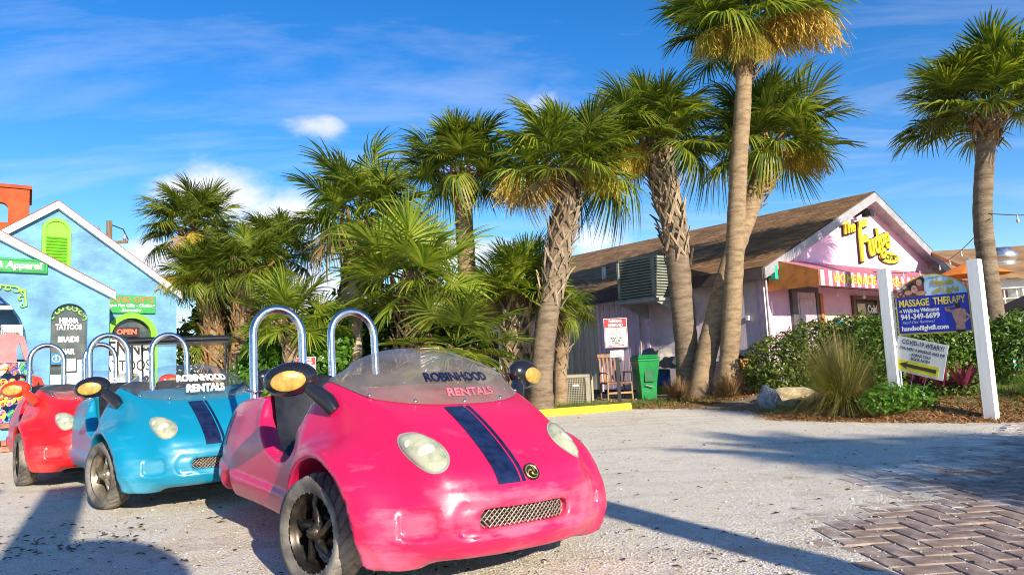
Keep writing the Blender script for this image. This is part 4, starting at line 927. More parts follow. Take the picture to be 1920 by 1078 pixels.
def make_cart(label, pos, th, pm_, rim_kind, rim_m, mir_m, ws_m, let_m, steer, roll=0, low=None):
    t = thing('rental_cart', label, 'three-wheeled cart', (*pos, 0), 0, 'bubble shaped rental carts parked in a row')
    t.rotation_euler = (0, 0, R(th)-R(90)); t.rotation_euler.rotate_axis('X', roll)
    def L(name, me, m, par=t, M=None):
        o = link(name, me, None, par, M)
        if not me.materials: me.materials.append(m)
        o.material_slots[0].link = 'OBJECT'; o.material_slots[0].material = m; return o
    b = L('body', BODY, pm_)
    L('hood_stripe', STRIPE, NAVY); L('pinstripe', PIN, NAVY)
    for s in (-1, 1):
        h = L('headlight', LAMP[s], LENSM); L('rim', LAMP_RIM[s], LRIM, h); L('bulb', BULB[s], BULBM, h)
        m = L('mirror', MIRR[s][0], mir_m); L('lens', MIRR[s][1], AMBER, m)
    w_ = L('windshield', WS, ws_m); L('lettering', WT1L if low else WT1, let_m, w_); L('lettering', WT2L if low else WT2, low or let_m, w_); [L('screw', q_, CHROME, w_) for q_ in SCRM]
    for h in HOOPS: L('roll_hoop', h, CHROME)
    for s in SEATS: L('seat', s, SEATM)
    L('grille', GRILLE, GRM); L('grille_back', GBACK, DARK); e = L('emblem', EM1, BLKP, t, EMB); L('swirl', EM2, GOLD, e)
    L('handlebar', BAR, BLKP); L('dashboard', DASH, BLKP); L('chassis', floor_, DARK); [L('wheel_liner', q_, DARK) for q_ in LINER]; L('side_decal', DECAL, DECM)
    for (x, y, st_, fl) in ((.0, -.635, steer, 0), (.0, .635, steer, 180), (-1.72, 0, 0, 0)):
        M = Matrix.Translation((x, y, .262-y*math.sin(roll))) @ Matrix.Rotation(R(st_), 4, 'Z') @ Matrix.Rotation(R(fl), 4, 'Z') @ Matrix.Rotation(R(random.uniform(0, 360)), 4, 'Y')
        h = L('wheel', HUB, rim_m, t, M); L('tyre', TYRE, RUB, h); L('rim', RIMS[rim_kind], rim_m, h)
    return t
WSH = ws_mat('scratched_windshield', .52, (.92, .90, .86)); WSC = ws_mat('clear_windshield', .16, (.90, .93, .95))
WLET = mat('white_vinyl_letter', (.82, .82, .80), .5, var=.04)
c1 = make_cart('hot pink rental cart, nearest of the row, with scratched cloudy windshield', (-.415, 3.65), 35.9, PPINK, 0, RIMB, BLKP, WSH, NAVY, 14, roll=-.030, low=mat('pink_reflection_letter', (.52, .13, .17), .5))  # pink of the lower text line paints a reflection in the windshield
link('scuff', SPECK[0], SCUFM, c1)
c2 = make_cart('teal blue rental cart with white windshield lettering, between the pink and red ones', (-2.71, 5.90), 41.3, PTEAL, 1, RIMS_, BLKP, WSC, WLET, 12)
c3 = make_cart('bright red rental cart with a red mirror, farthest from the viewer', (-4.33, 7.29), 40.0, PRED, 0, RIMB, mat('red_mirror', (.62, .04, .01), .25, coat=.4), WSC, WLET, 2)
# ------------------------------------------------------------------ sabal palms
FROND = leafmat('palm_frond', (.048, .098, .011), (.245, .275, .028), rand=.42, tl=.34, rough=.42, scale=2.2)
FROND_Y = leafmat('young_palm_frond', (.085, .16, .014), (.30, .34, .035), rand=.35, tl=.34, rough=.42, scale=2.2)
DRYF = leafmat('dry_frond', (.22, .13, .045), (.36, .25, .10), rand=.3, tl=.15, rough=.8)
STRAND = leafmat('flower_strand', (.40, .34, .05), (.66, .50, .09), rand=.25, tl=.3, rough=.8, scale=6)
STRAND_T = leafmat('tan_strand', (.46, .30, .06), (.70, .48, .11), rand=.2, tl=.2, rough=.8, scale=6)
TRK = [mat('palm_trunk_grey', (.27, .20, .13), .95, var=.35, scale=3, bump=.9, bscale=22, bdist=.02, stretch=(1.2, 1.2, 5), col2=(.14, .095, .06), lo=.40, hi=.66),
       mat('palm_trunk_tan', (.36, .25, .14), .95, var=.3, scale=4, bump=.8, bscale=26, bdist=.02, stretch=(1.2, 1.2, 4), col2=(.17, .11, .06), lo=.42, hi=.70),
       mat('palm_trunk_dark', (.12, .085, .055), .95, var=.35, scale=4, bump=.9, bscale=24, bdist=.02, col2=(.06, .042, .03))]
BOOT = [mat('boot_tan', (.38, .29, .19), .9, var=.25, scale=7, bump=.6, bscale=60, bdist=.01, col2=(.20, .13, .08), lo=.42, hi=.7, rand=.28, stretch=(3, 3, 1)),
        mat('boot_brown', (.19, .115, .058), .9, var=.25, scale=7, bump=.6, bscale=60, bdist=.01, col2=(.10, .06, .035), lo=.42, hi=.7, rand=.32),
        mat('boot_gold', (.36, .20, .07), .9, var=.25, scale=7, bump=.6, bscale=60, bdist=.01, col2=(.16, .085, .035), lo=.42, hi=.7, rand=.3)]
def frond_mesh(seed, droop=.30, spread=128, pet=.64, L0=.76, nseg=25, split=.34):
    r_ = random.Random(seed); V, F = [], []
    n = 6; pp = [Vector((pet*q, 0, .05*math.sin(q*2.4)-.02*q)) for q in np.linspace(0, 1, n)]
    for i, p in enumerate(pp):
        w = .016-.006*i/n
        V += [p+Vector((0, -w, .004)), p+Vector((0, 0, -.012)), p+Vector((0, w, .004))]
    for i in range(n-1):
        a, b = i*3, i*3+3; F += [[a, a+1, b+1, b], [a+1, a+2, b+2, b+1], [a+2, a, b, b+2]]
    hast = pp[-1]; roll = r_.uniform(-.25, .25)
    for k in range(-nseg, nseg+1):
        q = k/nseg; a = R(spread)*q; along = .30*(1-abs(q))**1.2
        o = hast+Vector((along, 0, -along**2*.9)); L = L0*(1-.34*abs(q)**1.5)*(1+r_.uniform(-.07, .07))-along*.55
        a += r_.gauss(0, .02); d = Vector((math.cos(a), math.sin(a), 0)); side = Vector((-math.sin(a), math.cos(a), 0)); fold = .26*abs(math.sin(a)); tw = (1 if k % 2 else -1)*.5+r_.uniform(-.25, .25)
        dr = droop*(1+r_.uniform(-.45, .6)); base = len(V); st = (0, split, .62, .86, 1.0); wd = (.006, .0165, .0145, .0085, .0012)
        for t, w in zip(st, wd):
            w *= L0/.86
            rise = fold*t*L*(1-t*.55); drop = dr*L*max(0, t-.12)**2.1
            bend = roll*math.sin(a)*t*L
            p = o+d*(t*L*(1-.10*dr*t))+Vector((-.10*drop, 0, rise-drop+bend))
            wv = side*w+Vector((0, 0, w*tw)); V += [p-wv, p+wv]
        for i in range(len(st)-1): F.append([base+2*i, base+2*i+1, base+2*i+3, base+2*i+2])
    return np_mesh('frond', np.array([tuple(v) for v in V]), F)
FM = [frond_mesh(s, dr) for s, dr in ((1, .28), (2, .42), (3, .60), (4, .8), (5, .35), (6, .5))]
FMO = [frond_mesh(s, dr, 110) for s, dr in ((11, 1.25), (12, 1.5), (13, 1.05))]      # old leaves, tips hanging
FMY = [frond_mesh(s, dr, 118, .55, .85, 20, .42) for s, dr in ((21, .15), (22, .25), (23, .35))]
def boot_mesh(seed, big=1):
    r_ = random.Random(seed); m = MB(); L = .30*big
    e = r_.uniform(-.02, .05); top_ = (.13+e, .0, L*(.92+r_.uniform(-.1, .2)))
    for s in (-1, 1):
        P = [(.012, s*.125, 0), (.045, s*.085, L*.34), (.085, s*.030, L*.68), top_]; W = [.030, .034, .036, .026]; V = []
        for (o, y, z), w in zip(P, W): V += [(o, y-w, z), (o+.022, y, z), (o, y+w, z), (o-.022, y, z-.01)]
        F = [[i*4+j, i*4+(j+1) % 4, i*4+4+(j+1) % 4, i*4+4+j] for i in range(3) for j in range(4)]+[[12, 13, 14, 15], [3, 2, 1, 0]]; m.add(V, F)
    return m.mesh('leaf_base')
BM = [[boot_mesh(s, b) for s in range(4)] for b in (1, 1.25)]
def bez(pts, n):
    P = [Vector(p) for p in pts]; out = []
    k = len(P)-1; ext = [P[0]*2-P[1]]+P+[P[-1]*2-P[-2]]
    for i in range(k):
        a, b, c, d = ext[i:i+4]
        for j in range(n):
            t = j/n; out.append(.5*((2*b)+(c-a)*t+(2*a-5*b+4*c-d)*t*t+(3*b-a-3*c+d)*t**3))
    out.append(P[-1]); return out
def strands(seed, n, L, spread, down):
    r_ = random.Random(seed); m_v, m_f = [], []
    for i in range(n):
        a = r_.uniform(-spread, spread); b = r_.uniform(-.5, .5); s0 = r_.uniform(.15, .75)
        p = Vector((s0*L, math.sin(a)*s0*L*.35, -down*s0*s0*L*.6+.06)); d = Vector((math.cos(a)*.7, math.sin(a)*.8, b-.3)); l_ = L*r_.uniform(.08, .22); w = .0045
        for j in range(4):
            e = len(m_v); sd = Vector((r_.uniform(-1, 1), r_.uniform(-1, 1), r_.uniform(-1, 1))).normalized()*w
            q = p+d*l_*.3+Vector((r_.gauss(0, .03), r_.gauss(0, .03), r_.gauss(0, .03)-.06)); m_v += [p-sd, p+sd, q+sd, q-sd]; m_f.append([e, e+1, e+2, e+3]); p = q; d = (d+Vector((0, 0, -.5*down))).normalized()
    return np_mesh('flower_cluster', np.array([tuple(v) for v in m_v]), np.array(m_f))
STR = [strands(s, 620, 1.0, .62, .42) for s in (1, 2)]
def palm(label, pts, r0, r1, size, nf, tm, boots=None, group='cabbage palms around the car park', fm=None, seed=0, el=(82, -48), flowers=(), gap=None, dry=.10, skirt=True, name='cabbage_palm', ringed=False, bootm=0, nboot=0, tilt=(0, 0)):
    """pts: world points up the trunk; the last is the crown's heart."""
    el = (el[0], max(el[1], -26)); r_ = random.Random(seed*17+3); base = Vector(pts[0]); root = thing(name, label, 'palm tree', base, 0, group); loc = [Vector(p)-base for p in pts]
    path = bez(loc, 12); n = len(path); V, F = [], []; ns = 14
    for i, p in enumerate(path):
        t = i/(n-1); r = r0+(r1-r0)*min(1, t*1.1); r *= 1+.25*max(0, 1-t*9)
        tan = (path[min(i+1, n-1)]-path[max(i-1, 0)]).normalized(); x = Vector((1, 0, 0)); x = (x-tan*x.dot(tan)).normalized(); y = tan.cross(x)
        for j in range(ns):
            a = 2*math.pi*j/ns; rr = r*(1+r_.uniform(-.035, .035)+(.02 if i % 2 else -.02)*(1 if ringed else .3)); V.append(p+(x*math.cos(a)+y*math.sin(a))*rr)
    for i in range(n-1):
        for j in range(ns): F.append([i*ns+j, i*ns+(j+1) % ns, (i+1)*ns+(j+1) % ns, (i+1)*ns+j])
    link('trunk', np_mesh('trunk', np.array([tuple(v) for v in V]), F, True), tm, root)
    def along(t):
        f = t*(n-1); i = min(int(f), n-2); return path[i].lerp(path[i+1], f-i), (path[i+1]-path[i]).normalized()
    if boots:
        t0, t1, dn, big = boots; tot = sum((path[i+1]-path[i]).length for i in range(n-1)); cnt = int(dn*(t1-t0)*tot)
        for k in range(cnt):
            t = t0+(t1-t0)*(k+.5)/cnt; p, tan = along(t); a = k*2.39996+r_.uniform(-.15, .15); r = (r0+(r1-r0)*t)*.90
            swell = 1+.85*max(0, (t-.80)/.2) if t > .80 else 1
            x = Vector((math.cos(a), math.sin(a), 0)); x = (x-tan*x.dot(tan)).normalized(); y = tan.cross(x)
            M = Matrix((x, y, tan)).transposed().to_4x4(); M.translation = p+x*(r*swell)
            M = M @ Matrix.Rotation(R(r_.uniform(-16, 16)), 4, 'X') @ Matrix.Rotation(R(r_.uniform(-4, 16)), 4, 'Y') @ Matrix.Diagonal((1, 1.05, 1.0, 1))*1.0
            s = r0/.2*r_.uniform(.70, 1.1)*(1.0 if t > .80 else .88); M = M @ Matrix.Diagonal((s*(1.0 if t > .8 else .8), s, s*.95, 1))
            bm = BM[big][r_.randrange(4)]; o = link('leaf_base', bm, None, root, M)
            if not bm.materials: bm.materials.append(BOOT[0])
            bmi = bootm if t < .8 or bootm else (1 if bootm == 0 else bootm); o.material_slots[0].link = 'OBJECT'; o.material_slots[0].material = BOOT[bmi]
    heart = loc[-1]; tan = (path[-1]-path[-3]).normalized()
    fm = fm or FM; size *= .61; nf = int(nf*1.45)
    for k in range(nf):
        q = (k+.5)/nf; az = k*2.39996+r_.uniform(-.25, .25)+seed; e = el[0]+(el[1]-el[0])*q**.85+r_.uniform(-9, 9)
        if gap and abs((az-gap[0]+math.pi) % (2*math.pi)-math.pi) < gap[1]: continue
        old = e < -8
        me = (FMO if (old and skirt) else fm)[r_.randrange(3 if (old and skirt) else len(fm))]
        s = size*(r_.uniform(.86, 1.12))*(.80 if e > 65 else 1)
        M = Matrix.Translation(heart+Vector((0, 0, .16*size-.22*size*q))+Vector((math.cos(az), math.sin(az), 0))*.05) @ Matrix.Rotation(az, 4, 'Z') @ Matrix.Rotation(R(-e), 4, 'Y') @ Matrix.Rotation(R(r_.uniform(-28, 28)), 4, 'X') @ Matrix.Diagonal((s*r_.uniform(.95, 1.12), s, s, 1))
        if tilt != (0, 0): M = Matrix.Translation(heart) @ Euler((tilt[0], tilt[1], 0)).to_matrix().to_4x4() @ Matrix.Translation(-heart) @ M
        o = link('frond', me, None, root, M)
        if not me.materials: me.materials.append(FROND)
        o.material_slots[0].link = 'OBJECT'; o.material_slots[0].material = DRYF if (old and r_.random() < dry) else (FROND_Y if fm is FMY else FROND)
    for (az, e, s, mm) in flowers:
        M = Matrix.Translation(heart+Vector((0, 0, -.05))) @ Matrix.Rotation(R(az), 4, 'Z') @ Matrix.Rotation(R(-e), 4, 'Y') @ Matrix.Diagonal((s, s, s, 1))
        me = STR[r_.randrange(2)]; o = link('flower_cluster', me, None, root, M)
        if not me.materials: me.materials.append(STRAND)
        o.material_slots[0].link = 'OBJECT'; o.material_slots[0].material = mm
    return root
gz = lambda x, y: float(bed_z(np.array([x]), np.array([y]))[0]) if x > -1 else 0.0
# azimuth here: 0 = right of the picture (+x), 90 = away, 180 = left, 270 = towards the viewer
palm('tallest palm with a bare ringed trunk, its head cut by the top of the picture', [(3.95, 13.3, 0), (4.22, 13.3, 1.9), (4.50, 13.3, 4.2), (4.75, 13.3, 6.0), (4.92, 13.3, 7.42)], .185, .155, 1.95, 36, TRK[1], (.80, .985, 20, 1), seed=1, flowers=((330, 2, 1.9, STRAND_T), (250, -20, 1.3, STRAND), (200, -5, 1.4, STRAND), (300, -40, 1.0, STRAND)), ringed=True, bootm=2, el=(80, -10))
palm('leaning palm crossing behind the tallest trunk, its head hung to the right', [(3.50, 13.65, 0), (3.88, 13.75, 1.3), (4.55, 14.1, 2.9), (5.30, 14.6, 4.3), (5.85, 15.0, 5.40)], .21, .19, 1.95, 34, TRK[1], (.70, .985, 26, 1), seed=2, flowers=((350, -2, 1.35, STRAND), (15, 8, 1.2, STRAND)), bootm=2, el=(82, -12), ringed=True)
palm('palm with a boot-studded grey trunk beside the rooftop air conditioner', [(3.52, 14.2, 0), (3.48, 14.2, 1.8), (3.40, 14.2, 3.6), (3.22, 14.2, 4.7), (3.12, 14.2, 5.38)], .235, .24, 1.78, 34, TRK[0], (.38, .985, 34, 1), seed=3, flowers=((205, -5, 1.35, STRAND), (185, -28, 1.0, STRAND)), bootm=0, el=(80, -14))
palm('palm with pale criss-cross trunk curving up beside the ground air conditioner', [(.42, 13.0, 0), (.55, 13.0, 1.3), (.85, 13.0, 2.7), (1.08, 13.0, 3.8), (1.12, 13.0, 4.48)], .21, .20, 1.66, 34, TRK[0], (.36, .985, 34, 1), seed=4, flowers=((190, 8, 1.5, STRAND_T), (200, -4, 1.4, STRAND_T), (345, 5, 1.2, STRAND)), bootm=0, el=(82, -12))
palm('slim palm with smooth trunk and brown collar rising behind the short palm', [(-.90, 14.0, 0), (-.90, 14.0, 2.4), (-.92, 14.0, 3.8), (-.95, 14.0, 4.86)], .19, .18, 1.45, 34, TRK[1], (.74, .985, 30, 1), seed=5, bootm=2, el=(85, -8))
palm('short palm with a thick criss-cross trunk left of the pale curving palm', [(.03, 13.9, 0), (.05, 13.9, .9), (.05, 13.9, 1.7), (.15, 13.9, 2.30)], .25, .24, 1.36, 34, TRK[0], (.12, .97, 34, 1), seed=6, fm=FMY, el=(85, -42), skirt=False, bootm=0)
palm('low young palm with broad yellow-green fans over the windshield', [(-1.06, 11.9, 0), (-1.04, 11.9, .7), (-1.02, 11.9, 1.25)], .14, .14, 1.45, 13, TRK[1], (.3, .97, 22, 0), seed=7, fm=FMY, el=(70, -35), skirt=False)
palm('palm with a pale broken-barked trunk and open head left of the dark trunk', [(-3.22, 13.5, 0), (-3.22, 13.5, 1.4), (-3.10, 13.5, 2.6), (-2.89, 13.5, 3.85)], .30, .20, 1.7, 26, mat('pale_bark', (.50, .41, .30), .95, var=.25, scale=3, bump=.8, bscale=16, bdist=.03, col2=(.26, .18, .12), lo=.45, hi=.7), (.62, .97, 26, 1), seed=8, el=(84, -46), bootm=1)
palm('bushy palm with dark booted trunk right of the pale trunk', [(-1.77, 12.0, 0), (-1.75, 12.0, 1.0), (-1.74, 12.0, 1.7), (-1.70, 12.0, 2.40)], .24, .22, 1.66, 24, TRK[2], (.08, .97, 34, 1), seed=9, fm=FMY, el=(84, -50), skirt=False, bootm=1)
palm('leaning tan palm with mop head nearest the blue shop', [(-5.86, 14.0, 0), (-5.92, 14.0, .9), (-6.05, 14.0, 1.9), (-6.20, 14.0, 2.95)], .20, .18, 1.02, 34, TRK[1], (.05, .97, 34, 1), seed=10, fm=FM+FMY, bootm=2, el=(82, -55), flowers=((215, 10, 1.0, STRAND),))
palm('palm with shaggy golden trunk in the middle of the left clump', [(-5.36, 13.5, 0), (-5.32, 13.5, 1.1), (-5.22, 13.5, 2.1), (-5.18, 13.5, 3.0)], .20, .20, 1.08, 34, TRK[1], (.05, .97, 34, 1), seed=11, bootm=2, el=(82, -52))
palm('thin palm at the right edge of the left clump, fans drooping right', [(-5.0, 15.0, 0), (-5.02, 15.0, 1.8), (-5.08, 15.0, 3.55)], .15, .14, 1.15, 24, TRK[1], (.5, .97, 26, 0), seed=12, bootm=1, el=(80, -45))
palm('lone palm with slim grey trunk behind the massage sign', [(8.32, 12.0, .0), (8.30, 12.0, 1.6), (8.29, 12.0, 3.0), (8.45, 12.0, 4.1), (8.62, 12.0, 4.98)], .16, .145, 1.72, 36, TRK[0], (.82, .985, 30, 1), seed=13, bootm=2, el=(84, -8), ringed=True)
palm('small fan palm seen through the hoops of the pink cart', [(-4.03, 12.5, 0), (-4.03, 12.5, 1.0), (-3.99, 12.5, 1.85)], .13, .12, 1.25, 20, TRK[1], (.3, .97, 24, 0), seed=14, fm=FMY, el=(80, -40), skirt=False)
palm('stunted palm half hidden by the pale curving trunk, fans against the wall', [(.86, 14.1, 0), (.92, 14.1, .9), (1.08, 14.1, 1.92)], .14, .13, .72, 16, TRK[1], (.3, .97, 22, 0), seed=15, fm=FM, el=(60, -55), dry=.2)
palm('low fan palm in shade at the foot of the left clump', [(-6.2, 14.6, 0), (-6.15, 14.6, .8), (-6.1, 14.6, 1.55)], .13, .12, 1.05, 18, TRK[2], (.3, .97, 22, 0), seed=16, fm=FM, el=(70, -45), dry=.3)
palm('palm standing highest in the left clump, crown leaning left', [(-6.3, 14.8, 0), (-6.5, 14.8, 1.9), (-6.75, 14.8, 3.3), (-6.85, 14.8, 4.1)], .17, .16, 1.30, 28, TRK[1], (.5, .97, 30, 1), seed=19, bootm=1, el=(82, -40), flowers=((300, -10, .9, STRAND),))
# palms standing behind the viewer, whose shadows fall across the car park
palm('palm behind the viewer shading the brick paving', [(10.2, -6.3, 0), (10.2, -6.3, 3), (10.3, -6.2, 5.5)], .22, .2, 1.5, 30, TRK[0], None, seed=17)
palm('second palm behind the viewer shading the brick paving', [(12.6, -8.0, 0), (12.6, -8.0, 3), (12.7, -7.9, 6.0)], .22, .2, 1.6, 30, TRK[0], None, seed=18)

# ------------------------------------------------------------------ leafy shrubs
def leaf_cloud(name, centers, n, ls, m, parent, seed, flat=.5, lumps=0):
    g = np.random.default_rng(seed); C = np.array([c[:3] for c in centers], float); S = np.array([c[3:6] for c in centers], float); w = S.prod(1)**(2/3); k = g.choice(len(C), n, p=w/w.sum())
    d = g.normal(size=(n, 3)); d /= np.linalg.norm(d, axis=1)[:, None]; rad = 1-np.abs(g.normal(0, .16, n))
    bump = 1+.16*np.sin(d[:, 0]*7+seed)*np.sin(d[:, 1]*6+2)*np.sin(d[:, 2]*7+1)+.08*np.sin(d[:, 0]*17)*np.sin(d[:, 2]*15)
    P = C[k]+d*S[k]*(rad*bump)[:, None]; P = P[P[:, 2] > .02] if parent is None else P; n = len(P); d = d[:n]
    nrm = d*.7+g.normal(size=(n, 3))*.6+np.array([0, 0, .35]); nrm /= np.linalg.norm(nrm, axis=1)[:, None]; t = np.cross(nrm, g.normal(size=(n, 3))); t /= np.linalg.norm(t, axis=1)[:, None]; b = np.cross(nrm, t)
    l_ = ls*g.uniform(.6, 1.25, n)[:, None]; V = np.stack([P-t*l_, P-b*l_*flat+nrm*l_*.12, P+t*l_, P+b*l_*flat+nrm*l_*.12], 1)
    return link(name, np_mesh(name, V.reshape(-1, 3), np.arange(n*4).reshape(n, 4)), m, parent)
def shrub(label, loc, blobs, n, ls, m, seed, name='leafy_shrub', group=None, cat='shrub', twig=10):
    t = thing(name, label, cat, loc, 0, group); st = MB(); r_ = random.Random(seed)
    for c in blobs:
        for _ in range(max(2, twig//len(blobs))):
            e = Vector((c[0]+r_.gauss(0, .4)*c[3], c[1]+r_.gauss(0, .4)*c[4], c[2]+r_.uniform(0, .8)*c[5])); b = Vector((c[0]*.6+r_.gauss(0, .1), c[1]*.6+r_.gauss(0, .1), 0)); st.tube([b, b.lerp(e, .5)+Vector((r_.gauss(0, .05), r_.gauss(0, .05), .05)), e], [.018, .012, .005], 5)
    stuff(st.build('stem', mat('twig_brown', (.09, .06, .035), .9), t)); stuff(leaf_cloud('foliage', blobs, n, ls, m, t, seed)); return t
HEDGE = leafmat('hedge_leaf', (.040, .100, .012), (.15, .24, .03), rand=0, tl=.25, rough=.4, scale=1.6)
HEDGE2 = leafmat('hedge_leaf_reddish', (.042, .100, .014), (.18, .20, .035), rand=0, tl=.25, rough=.4, scale=1.3)
BROAD = leafmat('broad_leaf', (.022, .060, .010), (.085, .17, .022), rand=0, tl=.3, rough=.35, scale=1.2)
BRIGHT = leafmat('bright_leaf', (.05, .14, .012), (.13, .28, .03), rand=0, tl=.35, rough=.35, scale=1.5)
shrub('big clipped hedge with reddish tips below the pink shop door', (5.25, 13.0, .1), [(-.35, -.1, .55, .7, .6, .62), (.35, -.1, .78, .75, .6, .62), (1.0, -.3, .85, .7, .6, .62), (-.1, -.35, .3, .9, .4, .4), (.75, -.5, .4, .8, .4, .45)], 21000, .038, HEDGE2, 31, group='hedge shrubs in front of the pink shop')
shrub('glossy green hedge growing behind the massage sign panel', (6.85, 12.0, .15), [(-.5, 0, .78, .7, .6, .6), (.15, -.1, .72, .75, .6, .66), (.75, -.2, .68, .65, .55, .66), (-.3, -.35, .35, .8, .4, .4), (.5, -.4, .3, .8, .4, .4)], 18000, .038, HEDGE, 32, group='hedge shrubs in front of the pink shop')
shrub('loose hedge between the sign post and the lone palm trunk', (8.05, 11.3, .15), [(0, 0, .6, .5, .5, .58), (.3, .2, .9, .4, .4, .4)], 5500, .038, HEDGE, 33, group='hedge shrubs in front of the pink shop')
shrub('low bright shrub with small white flowers at the foot of the left sign post', (4.98, 9.35, .12), [(0, 0, .16, .34, .3, .2), (.35, .1, .14, .3, .3, .18), (-.25, -.1, .12, .25, .2, .15)], 2600, .028, BRIGHT, 34)
for i, (x, y, bl, n, lb, mm) in enumerate((
    (-4.9, 16.4, [(0, 0, 1.1, 1.2, .7, 1.2), (.9, .1, 1.5, .8, .7, .8)], 6500, 'dark broadleaf thicket behind the left palm clump', BROAD),
    (-2.9, 14.6, [(0, 0, 1.0, 1.0, .7, 1.0), (-.2, 0, 2.1, .8, .6, .8), (.9, .1, 1.2, .7, .6, 1.0)], 7000, 'tall broadleaf bush behind the pale palm trunk', BROAD),
    (-1.6, 13.6, [(0, 0, .9, .9, .6, .95), (.5, .1, 1.5, .6, .5, .6)], 4500, 'dim bush behind the dark booted palm', BROAD),
    (-6.9, 15.6, [(0, 0, 1.2, .8, .7, 1.3), (.4, .1, 2.2, .7, .6, .7)], 4800, 'shaded bush at the corner of the blue shop', BROAD),
    (-4.75, 12.7, [(0, 0, .65, .55, .5, .65), (.1, .1, 1.3, .35, .3, .45)], 3000, 'bright green bush between the golden trunk and the hoops', BRIGHT),
    (-3.55, 13.0, [(0, 0, 1.45, .5, .4, .75)], 2200, 'light green creeper bush beside the small fan palm', BRIGHT))):
    shrub(lb, (x, y, 0), bl, n, .075, mm, 50+i, group='broadleaf bushes among the palms')
# feathery clump of ornamental grass, tussocks, purple spiky plants
def blades(n, L, spread, w, seed, lean=1.0, wind=(0, 0)):
    g = np.random.default_rng(seed); az = g.uniform(0, 2*np.pi, n); e = np.abs(g.normal(0, spread, n)); l_ = L*g.uniform(.55, 1.1, n); rr = g.uniform(0, .14*L, n); V = np.zeros((n, 5, 2, 3))
    d = np.stack([np.cos(az), np.sin(az)], 1); sd = np.stack([-np.sin(az), np.cos(az), 0*az], 1)
    for i, t in enumerate((0, .3, .6, .85, 1.0)):
        ang = e*(.5+lean*t*1.1); x = rr+l_*t*np.sin(np.minimum(ang, 2.0)); z = l_*t*np.cos(np.minimum(ang, 1.9)); p = np.stack([d[:, 0]*x+wind[0]*t*t, d[:, 1]*x+wind[1]*t*t, np.maximum(z, .01)], 1); ww = w*(1-.92*t**1.5)
        V[:, i, 0] = p-sd*ww; V[:, i, 1] = p+sd*ww
    k = np.arange(n)[:, None, None]*10; f = np.array([[0, 1, 3, 2], [2, 3, 5, 4], [4, 5, 7, 6], [6, 7, 9, 8]])[None]; return np_mesh('blades', V.reshape(-1, 3), (k+f).reshape(-1, 4))
GRASSY = leafmat('straw_grass', (.10, .13, .025), (.36, .29, .09), rand=.1, tl=.3, rough=.6, scale=2)
GRASSG = leafmat('green_grass', (.06, .12, .018), (.18, .24, .05), rand=.2, tl=.35, rough=.6, scale=2)
t = thing('ornamental_grass', 'large feathery clump of straw-green ornamental grass left of the sign', 'ornamental grass', (4.62, 9.95, .08)); stuff(link('blades', blades(2600, 1.08, .66, .0045, 3, 1.1, (-.05, 0)), GRASSY, t)); stuff(link('seed_stalk', blades(160, 1.25, .34, .003, 4, .7, (-.05, 0)), mat('straw_stalk', (.42, .32, .14), .8), t))
t = thing('ornamental_grass', 'soft green grass tussock at the right edge of the picture beside the post', 'ornamental grass', (6.75, 9.15, .1)); stuff(link('blades', blades(900, .55, .5, .004, 5), GRASSG, t))
PURP = leafmat('purple_leaf', (.07, .012, .030), (.20, .035, .070), rand=.2, tl=.25, rough=.35, scale=3)
def spiky(n, L, seed):
    r_ = random.Random(seed); V, F = [], []
    for k in range(n):
        az = k*2.4+r_.uniform(-.3, .3); e = R(80-62*k/n+r_.uniform(-8, 8)); l_ = L*r_.uniform(.75, 1.1); d = Vector((math.cos(az)*math.cos(e), math.sin(az)*math.cos(e), math.sin(e))); s = Vector((-math.sin(az), math.cos(az), 0)); b = len(V)
        for tq, w in ((0, .018), (.35, .042), (.7, .030), (1, .002)):
            p = d*l_*tq+Vector((0, 0, -.16*l_*tq*tq+.05)); V += [p-s*w+Vector((0, 0, w*.4)), p+Vector((0, 0, -.004)), p+s*w+Vector((0, 0, w*.4))]
        for i in range(3): F += [[b+3*i, b+3*i+1, b+3*i+4, b+3*i+3], [b+3*i+1, b+3*i+2, b+3*i+5, b+3*i+4]]
    return np_mesh('leaf', np.array([tuple(v) for v in V]), F)
for k, (px, py, Y, s_, lb) in enumerate(((1725, 752, 10.2, .46, 'purple spiky plant under the left corner of the tilted notice'), (1772, 762, 9.75, .56, 'tallest purple spiky plant, just right of the tilted notice'), (1812, 762, 9.6, .52, 'purple spiky plant nearest the right sign post'))):
    p = at(px, py, Y); t = thing('spiky_plant', lb, 'spiky plant', (p.x, p.y, gz(p.x, p.y)), 0, 'purple spiky plants under the sign'); g_ = spiky(15, s_, k)
    m_ = MB(); m_.tube([(0, 0, 0), (0, 0, .06)], .02, 6); m_.build('stem', mat('twig_brown', (.09, .06, .035), .9), t); stuff(link('leaves', g_, PURP, t))
    stuff(link('lower_leaves', leaf_cloud('x', [(0, 0, .06, .22, .22, .09)], 320, .032, GRASSG, t, 70+k).data, GRASSG, t)); 
for o in [o for o in bpy.data.objects if o.name.startswith('x') and o.parent and o.parent.name.startswith('spiky')]: bpy.data.objects.remove(o)
